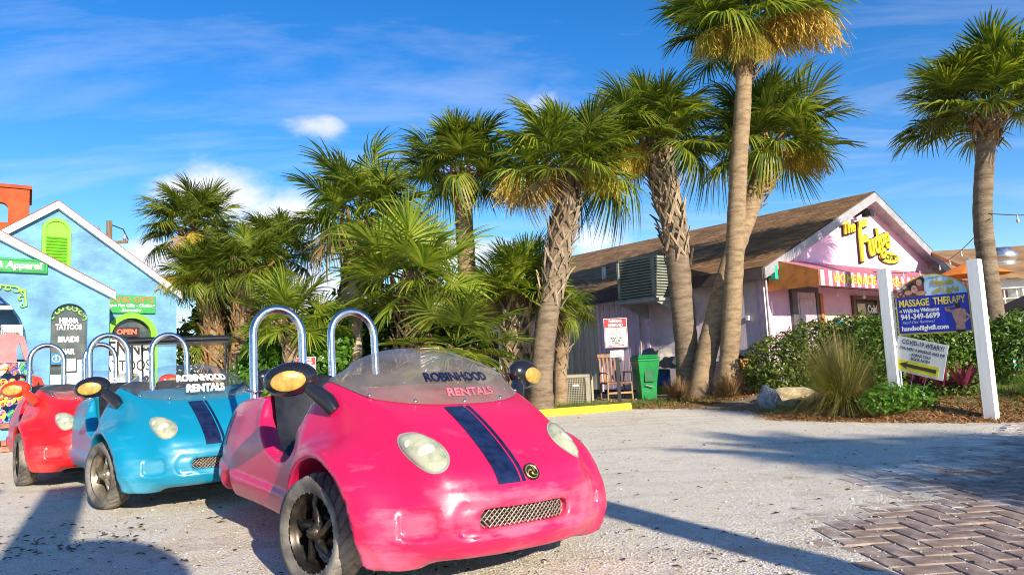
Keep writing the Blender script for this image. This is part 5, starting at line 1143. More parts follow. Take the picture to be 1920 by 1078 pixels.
# turf in patches
g = np.random.default_rng(9); xs_, ys_ = [], []
for (cx, cy, sx, sy, n) in ((1.1, 13.45, .8, .25, 2200), (2.6, 13.4, .5, .2, 700), (4.0, 10.9, .35, .35, 700), (7.1, 9.6, .8, .5, 2600), (8.3, 9.6, 1.0, .8, 3000), (4.9, 12.0, .4, .2, 400), (5.6, 10.3, .7, .4, 1200), (3.2, 13.0, .6, .2, 400), (-.6, 13.6, .8, .3, 900)):
    xs_.append(g.normal(cx, sx, n)); ys_.append(g.normal(cy, sy, n))
X = np.concatenate(xs_); Y = np.concatenate(ys_); ok = inside(X, Y); X, Y = X[ok], Y[ok]; Z = bed_z(X, Y); n = len(X); a = g.uniform(0, 6.28, n); L_ = g.uniform(.04, .13, n); le = g.normal(0, .04, (n, 2))
V = np.stack([np.stack([X-np.cos(a)*.004, Y-np.sin(a)*.004, Z], -1), np.stack([X+np.cos(a)*.004, Y+np.sin(a)*.004, Z], -1), np.stack([X+le[:, 0], Y+le[:, 1], Z+L_], -1)], 1)
stuff(link('grass', np_mesh('grass', V.reshape(-1, 3), np.arange(n*3).reshape(n, 3)), GRASSG))
# pine straw and bark lying on the bed
n = 17000; X = np.concatenate([g.uniform(3.3, 9.5, n), g.normal(3.75, .55, 2500), g.normal(2.9, .5, 1200), g.uniform(3.0, 7.0, 2500)]); Y = np.concatenate([8.1+np.abs(g.normal(0, 1.1, n))+np.clip((6-X[:n])*.5, 0, 1.6), g.normal(13.1, .3, 2500), g.normal(13.3, .3, 1200), g.uniform(8.3, 9.6, 2500)])
ok = inside(X, Y) | (edist(X, Y) < .28*g.random(len(X))); X, Y = X[ok], Y[ok]; Z = np.maximum(bed_z(X, Y), 0)+.006; n = len(X); a = g.uniform(0, 6.28, n); L_ = g.uniform(.02, .075, n); w_ = g.uniform(.0025, .008, n); el_ = g.normal(0, .35, n)
d = np.stack([np.cos(a)*np.cos(el_), np.sin(a)*np.cos(el_), np.abs(np.sin(el_))], 1)*L_[:, None]; s = np.stack([-np.sin(a), np.cos(a), g.normal(0, .4, n)], 1)*w_[:, None]; P = np.stack([X, Y, Z], 1)
V = np.stack([P-d*.4-s, P-d*.4+s, P+d+s, P+d-s], 1)
stuff(link('mulch', np_mesh('mulch', V.reshape(-1, 3), np.arange(n*4).reshape(n, 4)), leafmat('pine_straw', (.20, .085, .03), (.46, .24, .09), rand=0, tl=.05, rough=.9, scale=3)))
# mounds of shed roots at the palm feet
for (x, y, r_, lb) in ((3.95, 13.05, .55, 'heap of brown palm straw round the foot of the tallest palm'), (3.1, 13.45, .5, 'lower heap of brown palm straw by the booted palm')):
    q = blades(700, r_, 1.15, .008, int(x*10), .4); o = tag(stuff(link('palm_straw', q, leafmat('palm_straw', (.14, .08, .035), (.40, .24, .10), rand=.1, tl=.05, rough=.9, scale=4))), lb, 'straw heap'); o.location = (x, y, .06)
# ------------------------------------------------------------------ massage sign on two white posts (x along the panel, face towards -y)
SIGNBLUE = mat('sign_blue', (.012, .026, .38), .35, var=.06); SIGNSKY = mat('sign_sky', (.20, .52, .78), .4, var=.25, scale=4, col2=(.62, .72, .78), lo=.35, hi=.7); SIGNYEL = mat('sign_yellow_edge', (.75, .55, .06), .5)
SKIN = mat('print_skin', (.55, .27, .19), .5, var=.18, scale=30); HAIR = mat('print_hair', (.02, .014, .012), .5); PRB = mat('print_brown', (.16, .05, .03), .5, var=.4, scale=30); LETY = mat('letter_gold', (.80, .62, .05), .45)
pR, pL = Vector((5.84, 8.70, 0)), Vector((5.17, 9.58, 0))
sd_ = (pR-pL).normalized(); sang = math.atan2(sd_.y, sd_.x); span = (pR-pL).length
msign = thing('massage_sign', 'blue and yellow massage therapy sign with arched top between two white posts', 'sign', pL, sang)
for x, z1 in ((0, 2.02), (span, 2.00)):
    m_ = MB(); m_.box(x-.068, x+.068, -.068, .068, -.05, z1, bev=.006); q = m_.build('post', mat('painted_post', (.80, .79, .75), .5, var=.1, scale=3, stretch=(9, 9, .7), bump=.35, bscale=12, bdist=.004, col2=(.62, .60, .54), lo=.52, hi=.80), msign)
    c_ = MB(); c_.add([(x-.068, -.068, z1), (x+.068, -.068, z1), (x+.068, .068, z1), (x-.068, .068, z1), (x, 0, z1+.012)], [[0, 1, 4], [1, 2, 4], [2, 3, 4], [3, 0, 4]]); c_.build('post_cap', WHITE, q)
PX0, PX1, PZ0, PZ1 = .12, span-.09, 1.10, 1.58
pw = PX1-PX0
def topz(x): q = (x-PX0)/pw; return PZ1+.30*(1-(2*q-1)**2)**.62
xs_ = np.linspace(PX0, PX1, 33)
m_ = MB(); m_.prism([(PX0, PZ0), (PX1, PZ0)]+[(x, topz(x)) for x in xs_[::-1]], -.02, .02); panel = m_.build('panel', SIGNYEL, msign)
ins = .018
m_ = MB(); m_.box(PX0+ins, PX1-ins*.6, -.0245, -.0205, PZ0+ins, PZ1+.02); m_.build('blue_field', SIGNBLUE, panel)
xm = PX0+pw*.43
m_ = MB(); xr = [x for x in np.linspace(xm, PX1-ins, 20)]; m_.prism([(xm, PZ1+.022), (PX1-ins*.6, PZ1+.022)]+[(x, max(PZ1+.03, topz(x)-ins)) for x in xr[::-1]], -.0245, -.0205); m_.build('sky_field', SIGNSKY, panel)
m_ = MB(); xl = [x for x in np.linspace(PX0+ins, xm-.003, 20)]; m_.prism([(PX0+ins, PZ1+.022), (xm-.003, PZ1+.022)]+[(x, max(PZ1+.03, topz(x)-ins)) for x in xl[::-1]], -.0245, -.0205); m_.build('photo_field', PRB, panel)
pr_ = MB()
for (cx, cz, rx, rz, mi) in ((.38, 1.70, .040, .055, 0), (.36, 1.735, .055, .055, 1), (.30, 1.66, .05, .03, 0), (.46, 1.64, .07, .03, 0), (.445, 1.785, .036, .046, 0), (.47, 1.81, .05, .05, 1), (.20, 1.65, .016, .016, 0), (.16, 1.62, .014, .014, 0), (.24, 1.625, .014, .014, 0), (.19, 1.70, .03, .02, 2), (.25, 1.74, .035, .025, 2)):
    pr_.prism([(cx+rx*math.cos(t), cz+rz*math.sin(t)) for t in np.linspace(0, 6.2832, 17)[:-1]], -.0252-.0006*(1 if mi == 0 else 0), -.0247, 'y', mi)
stuff(pr_.build('printed_faces', [SKIN, HAIR, mat('print_grey', (.45, .42, .36), .5)], panel))
F_ = -.0285
def st(s, size, m, x0, x1, z, **k): return text(s, size, m, panel, ((x0+x1)/2, F_, z), width=x1-x0, ext=.0015, **k)
X = lambda q: PX0+pw*q
st('MASSAGE  THERAPY', .125, LETY, X(.05), X(.95), 1.515, bold=.003, sy=1.05)
st('Walk-Ins Welcome', .075, WHITE, X(.10), X(.60), 1.415, bold=.002); m_ = MB(); m_.prism([(X(.04), 1.415), (X(.085), 1.435), (X(.085), 1.395)], F_-.001, F_); m_.build('arrow_mark', LETY, panel)
st('941-349-6699', .10, WHITE, X(.06), X(.60), 1.335, bold=.003); st('Read Our Reviews!', .055, mat('letter_pale_blue', (.35, .40, .65), .5), X(.07), X(.52), 1.262, shear=.3); st('handsoflightfl.com', .085, WHITE, X(.06), X(.70), 1.180, bold=.003)
st('Since 1995', .03, mat('letter_grey', (.2, .25, .3), .5), X(.5), X(.66), 1.835); st('Hands', .115, mat('letter_dull_gold', (.50, .36, .04), .5), X(.53), X(.82), 1.755, bold=.004, shear=.2); st('of Light', .105, mat('letter_dull_gold', (.5, .36, .04), .5), X(.55), X(.88), 1.655, bold=.004, shear=.2)
# printed man seen from behind, hand to his neck
m_ = MB(); cx = X(.855)
body = [(-.055, 1.13), (.05, 1.13), (.055, 1.22), (.085, 1.33), (.075, 1.385), (.025, 1.405), (-.025, 1.405), (-.075, 1.385), (-.085, 1.33), (-.05, 1.22)]
m_.prism([(cx+a, b) for a, b in body], -.0265, -.0247); m_.prism([(cx+a, b) for a, b in ((.065, 1.37), (.13, 1.29), (.06, 1.22), (.055, 1.24), (.10, 1.29), (.055, 1.34))], -.0268, -.0247); m_.prism([(cx+a, b) for a, b in ((-.07, 1.38), (-.15, 1.42), (-.16, 1.40), (-.05, 1.43), (-.02, 1.42), (-.045, 1.445), (-.165, 1.425), (-.155, 1.385), (-.07, 1.35))], -.0268, -.0247); m_.box(cx-.056, cx+.05, -.0269, -.0247, 1.10, 1.135, 1); m_.prism([(cx-.01+.032*math.cos(t), 1.445+.045*math.sin(t)) for t in np.linspace(0, 6.2832, 17)[:-1]], -.027, -.0247, 'y', 1)
stuff(m_.build('printed_man', [SKIN, HAIR], panel))
m_ = MB()
for z in (1.2, 1.45, 1.62): m_.box(.068, .12, -.012, .012, z, z+.03); m_.box(span-.09, span-.068, -.012, .012, z, z+.03)
stuff(m_.build('bracket', GREYM, msign))
# tilted cardboard notice hanging from the left post
n_ = thing('paper_notice', 'tilted white notice with a yellow block and black arrow under the massage sign', 'notice', pL+Vector((math.cos(sang), math.sin(sang), 0))*.27+Vector((.03, -.10, .79)), sang-R(3))
n_.scale = (1.14, 1, 1.14); n_.rotation_euler = Euler((R(0), R(14.5), sang-R(3)))
m_ = MB(); m_.box(-.28, .28, -.004, .004, -.205, .205); bd = m_.build('board', mat('notice_white', (.74, .73, .68), .6, var=.06), n_)
m_ = MB(); m_.box(-.235, .225, -.0065, -.0045, -.185, -.062); m_.build('yellow_block', mat('notice_yellow', (.78, .68, .04), .6), n_)
m_ = MB(); m_.prism([(-.22, -.118), (-.12, -.075), (-.135, -.10), (.20, -.098), (.20, -.142), (-.135, -.138), (-.12, -.165)], -.0085, -.0068); m_.build('arrow', mat('arrow_brown', (.06, .05, .02), .6), n_)
for s_, z_, sz, w_ in (('COVID-19 WEARY?', .150, .075, .47), ('YOU NEED A MASSAGE AND WE', .075, .045, .50), ('KNEAD YOU!', .018, .045, .21), ('BOOK NOW!', -.032, .045, .21)): text(s_, sz, mat('letter_dark_grey', (.06, .055, .05), .6), n_, (.01, -.006, z_), width=w_, bold=.0012, ext=.0006)
m_ = MB(); m_.tube([(-.05, .012, -.20), (-.07, .012, -.66)], .004, 6); m_.build('wire_leg', GREYM, n_)
m_ = MB(); m_.tube([(.10, .012, -.20), (.05, .012, -.66)], .004, 6); m_.build('wire_leg', GREYM, n_)
# parking signs
def parking(label, loc, rz, h, post=True, s=1.0, arrow=True):
    t = thing('parking_sign', label, 'parking sign', loc, rz, 'red and white parking signs')
    if post: m_ = MB(); m_.box(-.035, .035, 0, .05, 0, h-.32); m_.build('post', mat('black_post', (.02, .018, .016), .6), t)
    m_ = MB(); m_.box(-.245*s, .245*s, -.012, -.002, h-.31*s, h+.31*s, bev=.003); pl_ = m_.build('plate', WHITE, t)
    m_ = MB(); m_.box(-.225*s, .225*s, -.0165, -.013, h+.115*s, h+.29*s); m_.build('red_band', RED_T, pl_)
    m_ = MB(); q = .235*s; m_.ring([(-q, h-.3*s), (q, h-.3*s), (q, h+.3*s), (-q, h+.3*s), (-q, h-.3*s)], [(-q+.01, h-.29*s), (q-.01, h-.29*s), (q-.01, h+.29*s), (-q+.01, h+.29*s), (-q+.01, h-.29*s)], -.0155, -.0125); m_.build('red_border', RED_T, pl_)
    text('PARKING', .085*s, WHITE, pl_, (0, -.018, h+.245*s), width=.27*s, bold=.002, ext=.001); text('RESERVED', .085*s, WHITE, pl_, (0, -.018, h+.16*s), width=.31*s, bold=.002, ext=.001)
    for k, (s_, w_) in enumerate((('FOR', .08), ('HANDS OF LIGHT', .34), ('MASSAGE THERAPY', .38), ('ONLY', .10))): text(s_, .05*s, mat('letter_dark_grey', (.06, .055, .05), .6), pl_, (0, -.0145, h+(.08-.048*k)*s), width=w_*s, ext=.001)
    for k, (s_, w_) in enumerate((('VIOLATORS', .27), ('WILL BE', .20), ('TOWED', .17))): text(s_, .065*s, mat('letter_dark_grey', (.06, .055, .05), .6), pl_, (0, -.0145, h+(-.115-.058*k)*s), width=w_*s, bold=.002, ext=.001)
    if arrow: m_ = MB(); m_.prism([(x*s, h-.268*s+z*s) for x, z in ((-.17, 0), (-.13, .022), (-.13, .008), (.13, .008), (.13, .022), (.17, 0), (.13, -.022), (.13, -.008), (-.13, -.008), (-.13, -.022))], -.0165, -.0125); m_.build('arrow', RED_T, pl_)
    return t
pk = at(1162, 750, 13.6); ps = parking('red and white reserved parking sign on a black post in front of the mauve wall', (pk.x, 13.6, .04), R(-4), 1.40, s=.92)
m_ = MB(); m_.box(-.13, .13, -.012, -.003, .93, 1.06); pl2 = m_.build('small_plate', WHITE, ps); text('UNAUTHORIZED', .035, mat('letter_dark_grey', (.06, .055, .05), .6), pl2, (0, -.014, 1.015), width=.22, ext=.001); text('NO PARKING', .035, mat('letter_dark_grey', (.06, .055, .05), .6), pl2, (0, -.014, .97), width=.18, ext=.001)
for px, py, Y, lb in ((574, 690, 11.0, 'red and white parking sign seen through the left hoop of the pink cart'), (806, 672, 11.2, 'parking sign whose red top peeks over the cloudy windshield')):
    p = at(px, py, Y); parking(lb, (p.x, p.y, 0), R(12), p.z-.02, s=.62, arrow=False)
# yellow wheel stop
a_, b_ = at(1030, 785, 12.35), at(1181, 765, 13.0); a_.z = b_.z = 0; dv = b_-a_
cs = thing('wheel_stop', 'long yellow concrete wheel stop at the edge of the gravel', 'wheel stop', (a_-dv*.25), math.atan2(dv.y, dv.x))
L_ = dv.length*1.25; m_ = MB(); m_.prism([(-.075, 0), (.075, 0), (.075, .05), (.05, .12), (-.05, .12), (-.075, .05)], 0, L_, 'x'); m_.build('concrete_bar', mat('yellow_concrete', (.78, .52, .015), .75, var=.12, scale=6, bump=.3, bscale=50, col2=(.60, .40, .06), lo=.5, hi=.75), cs)
# ground air conditioner beside the pale palm, and the roof-high one on brackets
ACB = mat('ac_beige', (.40, .36, .26), .6, var=.12); ACD = mat('ac_inside', (.05, .05, .045), .8); ACG = mat('ac_green_grey', (.26, .29, .23), .55, var=.15); ACG2 = mat('ac_grey_panel', (.34, .34, .33), .6)
def ac_unit(label, loc, rz, sx, sy, h, m, lv):
    t = thing('air_conditioner', label, 'air conditioner', loc, rz); c = MB(); c.box(-sx/2+.02, sx/2-.02, -sy/2+.02, sy/2-.02, .03, h-.03); c.build('coil', ACD, t)
    c = MB(); c.box(-sx/2-.01, sx/2+.01, -sy/2-.01, sy/2+.01, h-.06, h, bev=.01); c.build('top_cover', m, t); c = MB(); c.box(-sx/2, sx/2, -sy/2, sy/2, 0, .05, bev=.008); c.build('base_pan', m, t)
    for ix in (-1, 1):
        for iy in (-1, 1): c = MB(); c.box(ix*sx/2-.035, ix*sx/2+.035, iy*sy/2-.035, iy*sy/2+.035, .05, h-.06, bev=.01); c.build('corner_post', m, t)
    if lv == 'grid':
        c = MB(); n1, n2 = 16, 14
        for i in range(n1): x = -sx/2+.05+(sx-.1)*i/(n1-1); c.box(x-.005, x+.005, -sy/2-.006, -sy/2+.006, .05, h-.06); y = -sy/2+.05+(sy-.1)*i/(n1-1); c.box(sx/2-.006, sx/2+.006, y-.005, y+.005, .05, h-.06); c.box(-sx/2-.006, -sx/2+.006, y-.005, y+.005, .05, h-.06)
        for i in range(n2): z = .08+(h-.17)*i/(n2-1); c.box(-sx/2, sx/2, -sy/2-.009, -sy/2+.004, z-.005, z+.005); c.box(sx/2-.004, sx/2+.009, -sy/2, sy/2, z-.005, z+.005); c.box(-sx/2-.009, -sx/2+.004, -sy/2, sy/2, z-.005, z+.005)
        stuff(c.build('guard_grid', m, t)); c = MB(); c.box(.02, .14, -sy/2-.016, -sy/2-.011, h*.62, h*.70); c.build('badge', WHITE, t)
    else:
        n2 = 13
        for i in range(n2):
            z = .09+(h-.19)*i/(n2-1); s1 = MB(); s1.box(-sx/2+.03, sx/2-.03, -sy/2-.012, -sy/2+.01, z-.017, z+.017); s1.box(-sx/2-.012, -sx/2+.01, -sy/2+.03, sy/2-.03, z-.017, z+.017); s1.box(sx/2-.01, sx/2+.012, -sy/2+.03, sy/2-.03, z-.017, z+.017); s1.build('louver', m, t)
        c = MB(); c.box(sx*.12, sx*.30, -sy/2-.018, -sy/2-.013, h*.82, h*.90); c.build('badge', mat('badge_pink', (.6, .3, .3), .5), t)
    return t
p = at(1078, 738, 14.3); ac_unit('beige ground air conditioner with wire guard beside the pale curving palm', (p.x, 14.35, .03), R(-14), .62, .62, .62, ACB, 'grid')
def L2W(x, y, z): a = R(38); return Vector((5.29+x*math.cos(a)-y*math.sin(a), 14.6+x*math.sin(a)+y*math.cos(a), z))
ra = ac_unit('large grey-green air conditioner on a bracket platform under the roof edge', L2W(-.55, 2.62, 2.26), R(38), .92, 1.05, .98, ACG, 'louver')
plt = thing('bracket_platform', 'grey bracket platform fixed to the mauve wall under the high air conditioner', 'platform', L2W(0, 2.62, 2.26), R(38))
c = MB(); c.box(-1.1, -.02, -.62, .62, -.07, -.004); c.build('deck', ACG2, plt)
for y in (-.55, .55): c = MB(); c.prism([(-1.05, -.07), (-.02, -.07), (-.02, -.40), (-.08, -.40)], y-.02, y+.02); c.build('brace', ACG2, plt)
# green wheelie bin
p = at(1212, 742, 14.6); bn = thing('wheelie_bin', 'green wheelie bin with closed lid against the mauve wall', 'wheelie bin', (p.x, 14.55, .02), R(8)); GREEN = mat('bin_green', (.008, .24, .055), .38, var=.1, coat=.2)
c = MB(); zz = [(0, .19, .19), (.30, .20, .205), (.52, .225, .23), (.60, .24, .25), (.88, .27, .29)]; V = []
for z, hx, hy in zz: V += [(-hx, -hy, z), (hx, -hy, z), (hx, hy, z), (-hx, hy, z)]
bn.scale = (.82, .9, .98); c.add(V, [[i*4+j, i*4+(j+1) % 4, i*4+4+(j+1) % 4, i*4+4+j] for i in range(4) for j in range(4)]+[[3, 2, 1, 0], [16, 17, 18, 19]]); c.box(-.285, .285, -.31, .31, .86, .90, bev=.01); c.build('bin_body', GREEN, bn)
c = MB(); c.box(-.29, .29, -.33, .30, .905, .95, bev=.02); c.box(-.26, .26, -.28, .26, .945, .985, bev=.02); c.box(-.24, .24, .28, .36, .84, .90, bev=.015); c.build('lid', GREEN, bn)
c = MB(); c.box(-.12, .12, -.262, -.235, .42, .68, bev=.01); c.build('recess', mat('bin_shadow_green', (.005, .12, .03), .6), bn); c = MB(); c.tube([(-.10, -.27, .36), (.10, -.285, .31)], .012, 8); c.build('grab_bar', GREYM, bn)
for x in (-.21, .21): c = MB(); c.lathe([(0, -.03), (.1, -.03), (.1, .03), (0, .03)], 20, axis='y', M=Matrix.Translation((x, .22, .1)) @ Matrix.Rotation(R(90), 4, 'Z')); c.build('wheel', RUB, bn)
# wooden slat-back armchair
p = at(1157, 738, 14.5); ch = thing('rocking_chair', 'worn brown wooden slat-back chair behind the parking sign', 'chair', (p.x+.02, 14.75, .03), R(12)); WOOD = mat('chair_wood', (.24, .11, .05), .6, var=.3, scale=6, stretch=(5, 5, .8)); WOODL = mat('chair_wood_light', (.42, .25, .10), .6, var=.2, scale=6)
c = MB(); c.box(-.26, .26, -.25, .22, .38, .42, bev=.01); c.build('seat', WOOD, ch)
for i in range(6): c = MB(); x = -.21+.084*i; c.box(x-.022, x+.022, .20, .22, .43, .98, M=Matrix.Rotation(R(-9), 4, 'X')); c.build('back_slat', WOOD, ch)
c = MB(); c.box(-.26, .26, .19, .23, .97, 1.06, M=Matrix.Rotation(R(-9), 4, 'X'), bev=.01); c.build('top_rail', WOOD, ch)
for x in (-.27, .27):
    c = MB(); c.box(x-.03, x+.03, -.30, .22, .60, .63, bev=.008); c.build('armrest', WOODL, ch)
    for y in (-.24, .2): c = MB(); c.tube([(x, y, .05), (x*.95, y, .42)], .02, 8); c.tube([(x*.97, y, .42), (x, y, .60)], .016, 8); c.build('leg', WOODL if y < 0 else WOOD, ch)
    c = MB(); c.tube([(x, -.42, .06), (x, -.2, .03), (x, .1, .03), (x, .42, .09)], .018, 8); c.build('rocker', WOODL, ch)
c = MB(); c.box(-.25, .25, -.25, -.23, .18, .22); c.build('stretcher', WOODL, ch)
# printed crate and tarp-covered pile by the booted palm
def tarp(label, loc, rz, sx, sy, h, m, seed):
    n = 22; g_ = np.random.default_rng(seed); u, v = np.meshgrid(np.linspace(-1, 1, n), np.linspace(-1, 1, n), indexing='ij'); r_ = np.maximum(np.abs(u), np.abs(v)); z = h*(1-np.clip((r_-.62)/.38, 0, 1)**.8*.92)+.05*np.sin(u*5+seed)*np.sin(v*4)+.03*np.sin(u*11+v*7)*np.clip(r_, .3, 1); fl = 1+.10*np.sin(np.arctan2(v, u)*9+seed)*np.clip((r_-.5), 0, 1)
    o = link('tarp', np_mesh('tarp', np.stack([u*sx/2*np.clip(.75+.25*r_, 0, 1)*fl, v*sy/2*np.clip(.75+.25*r_, 0, 1)*fl, np.maximum(z, .01)], -1).reshape(-1, 3), gridfaces(n, n), True), m); o.location = loc; o.rotation_euler = (0, 0, rz); tag(o, label, 'tarpaulin'); return o
TARP = mat('grey_tarp', (.22, .21, .19), .5, var=.3, scale=3, bump=.5, bscale=12, bdist=.03, col2=(.05, .20, .38), lo=.58, hi=.64)
cr = thing('plastic_crate', 'plastic crate printed with blue sky and green field beside the green bin', 'crate', L2W(-.62, 2.55, .02)+Vector((-.05, -.1, 0)), R(10)); c = MB(); c.box(-.30, .30, -.25, .25, 0, .62, bev=.015); c.build('crate_box', mat('crate_print', (.03, .16, .42), .5, var=.3, scale=4, col2=(.03, .26, .05), lo=.47, hi=.55), cr)
c = MB(); c.box(-.29, .29, -.256, -.252, .03, .20); c.build('green_print', mat('crate_green', (.05, .30, .04), .5, var=.3, scale=12), cr); c = MB(); c.box(-.27, -.10, -.256, -.252, .48, .58); c.build('white_print', WHITE, cr); c = MB(); c.prism([(-.02, .28), (.12, .42), (.2, .58), (.27, .58), (.22, .38), (.27, .24)], -.256, -.252); c.build('blue_figure', mat('crate_blue', (.02, .10, .45), .5), cr)
tarp('crumpled grey and blue tarp draped over the printed crate', L2W(-.62, 2.45, .64)+Vector((-.02, -.05, 0)), R(15), .95, .7, .45, TARP, 3)
bx0 = L2W(-.62, 1.35, .02); tb = thing('storage_bin', 'pale plastic storage bin under a grey cover between the palm trunks', 'storage bin', bx0+Vector((-.1, -.1, 0)), R(15)); c = MB(); c.box(-.32, .32, -.25, .25, 0, .66, bev=.02); c.build('bin_box', mat('pale_plastic', (.40, .46, .52), .5, var=.2), tb); c = MB(); c.box(-.34, .34, -.27, .27, .665, .71, bev=.01); c.build('lid', mat('blue_lid', (.06, .25, .40), .5), tb)
tarp('grey tarp with blue straps heaped on the pale storage bin', bx0+Vector((-.08, -.1, .72)), R(30), .85, .65, .42, TARP, 8)
# honey-coloured crates stacked behind the tallest palm
CRW = mat('honey_wood', (.42, .19, .045), .7, var=.2, scale=5, stretch=(1, 1, 5)); CRD = mat('crate_dark_mark', (.05, .022, .01), .7)
def crate(label, loc):
    t = thing('wooden_crate', label, 'crate', loc, R(18), 'honey coloured crates behind the palm'); c = MB(); c.box(-.21, .21, -.2, .2, 0, .40); c.build('crate_box', CRW, t)
    for z in (.012, .345): c = MB(); c.box(-.222, .222, -.222, -.203, z, z+.05); c.build('rail', CRW, t)
    for x in (-.2, .2): c = MB(); c.box(x-.022, x+.022, -.226, -.2035, .064, .343); c.build('stile', CRW, t)
    c = MB(); c.prism([(-.06, .16), (-.02, .2), (.02, .24), (.06, .23), (.05, .15), (.0, .14)], -.2035, -.2005); c.build('brand_mark', CRD, t); return t
q = at(1398, 738, 15.0)
crate('honey coloured crate at bottom of the stack, directly right of the tall trunk', (q.x, 15.0, .02)); crate('honey coloured crate on top of the stack behind the tall trunk', (q.x, 15.0, .425)); crate('honey coloured crate at ground level nearest the hedge', (q.x+.46, 15.1, .02)); crate('honey coloured crate on top of the stack nearest the hedge', (q.x+.46, 15.1, .425))
tarp('dark blue tarp over the honey coloured crates', (q.x+.2, 15.05, .83), R(18), 1.15, .65, .16, mat('dark_tarp', (.035, .045, .07), .5, var=.3, bump=.4, bscale=10, bdist=.02), 5)
# rocks
def rock(label, loc, s, m, seed):
    me = MB().sphere((0, 0, 0), 1, 22, 14).mesh('rock'); rr_ = random.Random(seed); ph = [rr_.uniform(0, 6) for _ in range(9)]
    for v in me.vertices:
        p = v.co; k = 1+.13*math.sin(p.x*3+ph[0])*math.sin(p.y*3.3+ph[1])+.10*math.sin(p.z*5+ph[2]+p.x*4)+.05*math.sin(p.x*9+ph[3])*math.sin(p.y*8+ph[4])*math.sin(p.z*9); v.co = Vector((p.x*s[0], p.y*s[1], p.z*s[2]))*k
    o = link('rock', me, m); o.location = loc; tag(o, label, 'rock'); return o
rock('jagged grey rock at the edge of the gravel', (4.07, 11.35, .16), (.17, .15, .25), mat('grey_rock', (.26, .27, .29), .9, var=.3, scale=7, bump=1, bscale=30, bdist=.03), 1)
rock('flat tan boulder behind the grey rock', (4.62, 11.75, .18), (.44, .28, .17), mat('tan_rock', (.52, .40, .22), .9, var=.25, scale=5, bump=.8, bscale=26, bdist=.03), 2)
rock('low mossy stone between the grey rock and the ornamental grass', (4.35, 11.2, .08), (.25, .2, .10), mat('mossy_rock', (.20, .20, .10), .9, var=.4, scale=6, bump=.8, bscale=26, bdist=.03), 3)
# golf cart parked behind the teal cart
g0 = at(318, 700, 8.6); gc = thing('golf_cart', 'golf cart with a black canopy and cream seat behind the teal cart', 'golf cart', (g0.x+.05, 8.9, 0), R(20)); CRM = mat('cream_vinyl', (.62, .56, .42), .5, var=.1)
c = MB(); c.box(-.62, .56, -.42, .42, 1.405, 1.475, bev=.025); c.box(-.60, .54, -.40, .40, 1.38, 1.404); c.build('canopy', BLKP, gc)
for x in (-.55, .5):
    for y in (-.38, .38): c = MB(); c.tube([(x*(.95), y, .55), (x, y, 1.39)], .012, 8); c.build('canopy_post', BLKP, gc)
c = MB(); c.box(-.62, -.12, -.46, .46, .52, .64, bev=.03); c.build('seat', CRM, gc); c = MB(); c.box(-.70, -.58, -.46, .46, .66, 1.05, bev=.04); c.build('backrest', CRM, gc)
c = MB(); c.box(-.85, .75, -.5, .5, .28, .5, bev=.05); c.box(.45, .85, -.48, .48, .4, .78, bev=.08); c.build('body', mat('golf_body_grey', (.25, .26, .27), .4), gc); c = MB(); c.tube([(.45, .2, .78), (.28, .2, .92)], .014, 8); c.tube([(.26+.02*math.cos(t), .2+.15*math.sin(t), .94+.13*math.cos(t)) for t in np.linspace(0, 6.2832, 17)[:-1]], .012, 6, closed=True); c.build('steering_wheel', BLKP, gc)
c = MB(); c.box(.60, .615, -.44, .44, .80, 1.22); c.build('front_screen', WSC, gc)
for x in (-.55, .58):
    for y in (-.46, .46): c = MB(); c.lathe([(0, -.07), (.12, -.07), (.2, -.08), (.215, -.05), (.215, .05), (.2, .08), (.12, .07), (0, .07)], 24, axis='y', M=Matrix.Translation((x, y, .215))); c.build('wheel', RUB, gc)
# merchandise outside the blue shop
SW = lambda x, y, z: Vector((-6.64+x*math.cos(R(44))-y*math.sin(R(44)), 13.64+x*math.sin(R(44))+y*math.cos(R(44)), z))
def shirt(label, loc, rz, m, s=1.0, long=False):
    t = thing('shirt', label, 'shirt', loc, rz, 'shirts hung outside the blue shop'); o = [(-.24, 0), (.24, 0), (.23, .42), (.27, .50)]
    o += [(.36, .18 if long else .34), (.44, .20 if long else .38), (.34, .62)] ; o += [(.10, .70), (.05, .66), (-.05, .66), (-.10, .70), (-.34, .62), (-.44, .20 if long else .38), (-.36, .18 if long else .34), (-.27, .50), (-.23, .42)]
    c = MB(); c.prism([(a*s, b*s) for a, b in o], -.03, .03); me = c.build('cloth', m, t); c = MB(); c.tube([(-.2*s, 0, .66*s), (0, 0, .72*s), (.2*s, 0, .66*s)], .008, 6); c.tube([(0, 0, .72*s), (0, 0, .82*s)], .006, 6); c.build('hanger', GREYM, t); return t
shirt('dusty pink long-sleeved shirt at the left edge by the porch', SW(-2.98, -1.35, 1.18), R(40), mat('dusty_pink_cloth', (.50, .20, .20), .9, bump=.4, bscale=9, bdist=.03), .85, True)
shirt('bright red dress hanging beside the arched porch opening', SW(-2.60, -1.15, .72), R(60), mat('red_cloth', (.55, .05, .03), .9, bump=.4, bscale=9, bdist=.03), .55)
rk = thing('display_rack', 'wire display rack filled with colourful beach sandals beside the porch', 'display rack', SW(-2.95, -1.42, .38), R(40)); c = MB()
for x in (-.3, .3): c.tube([(x, 0, 0), (x, 0, .95)], .010, 6)
for z in (.02, .3, .6, .93): c.tube([(-.3, 0, z), (.3, 0, z)], .007, 6)
c.build('wire_frame', GREYM, rk)
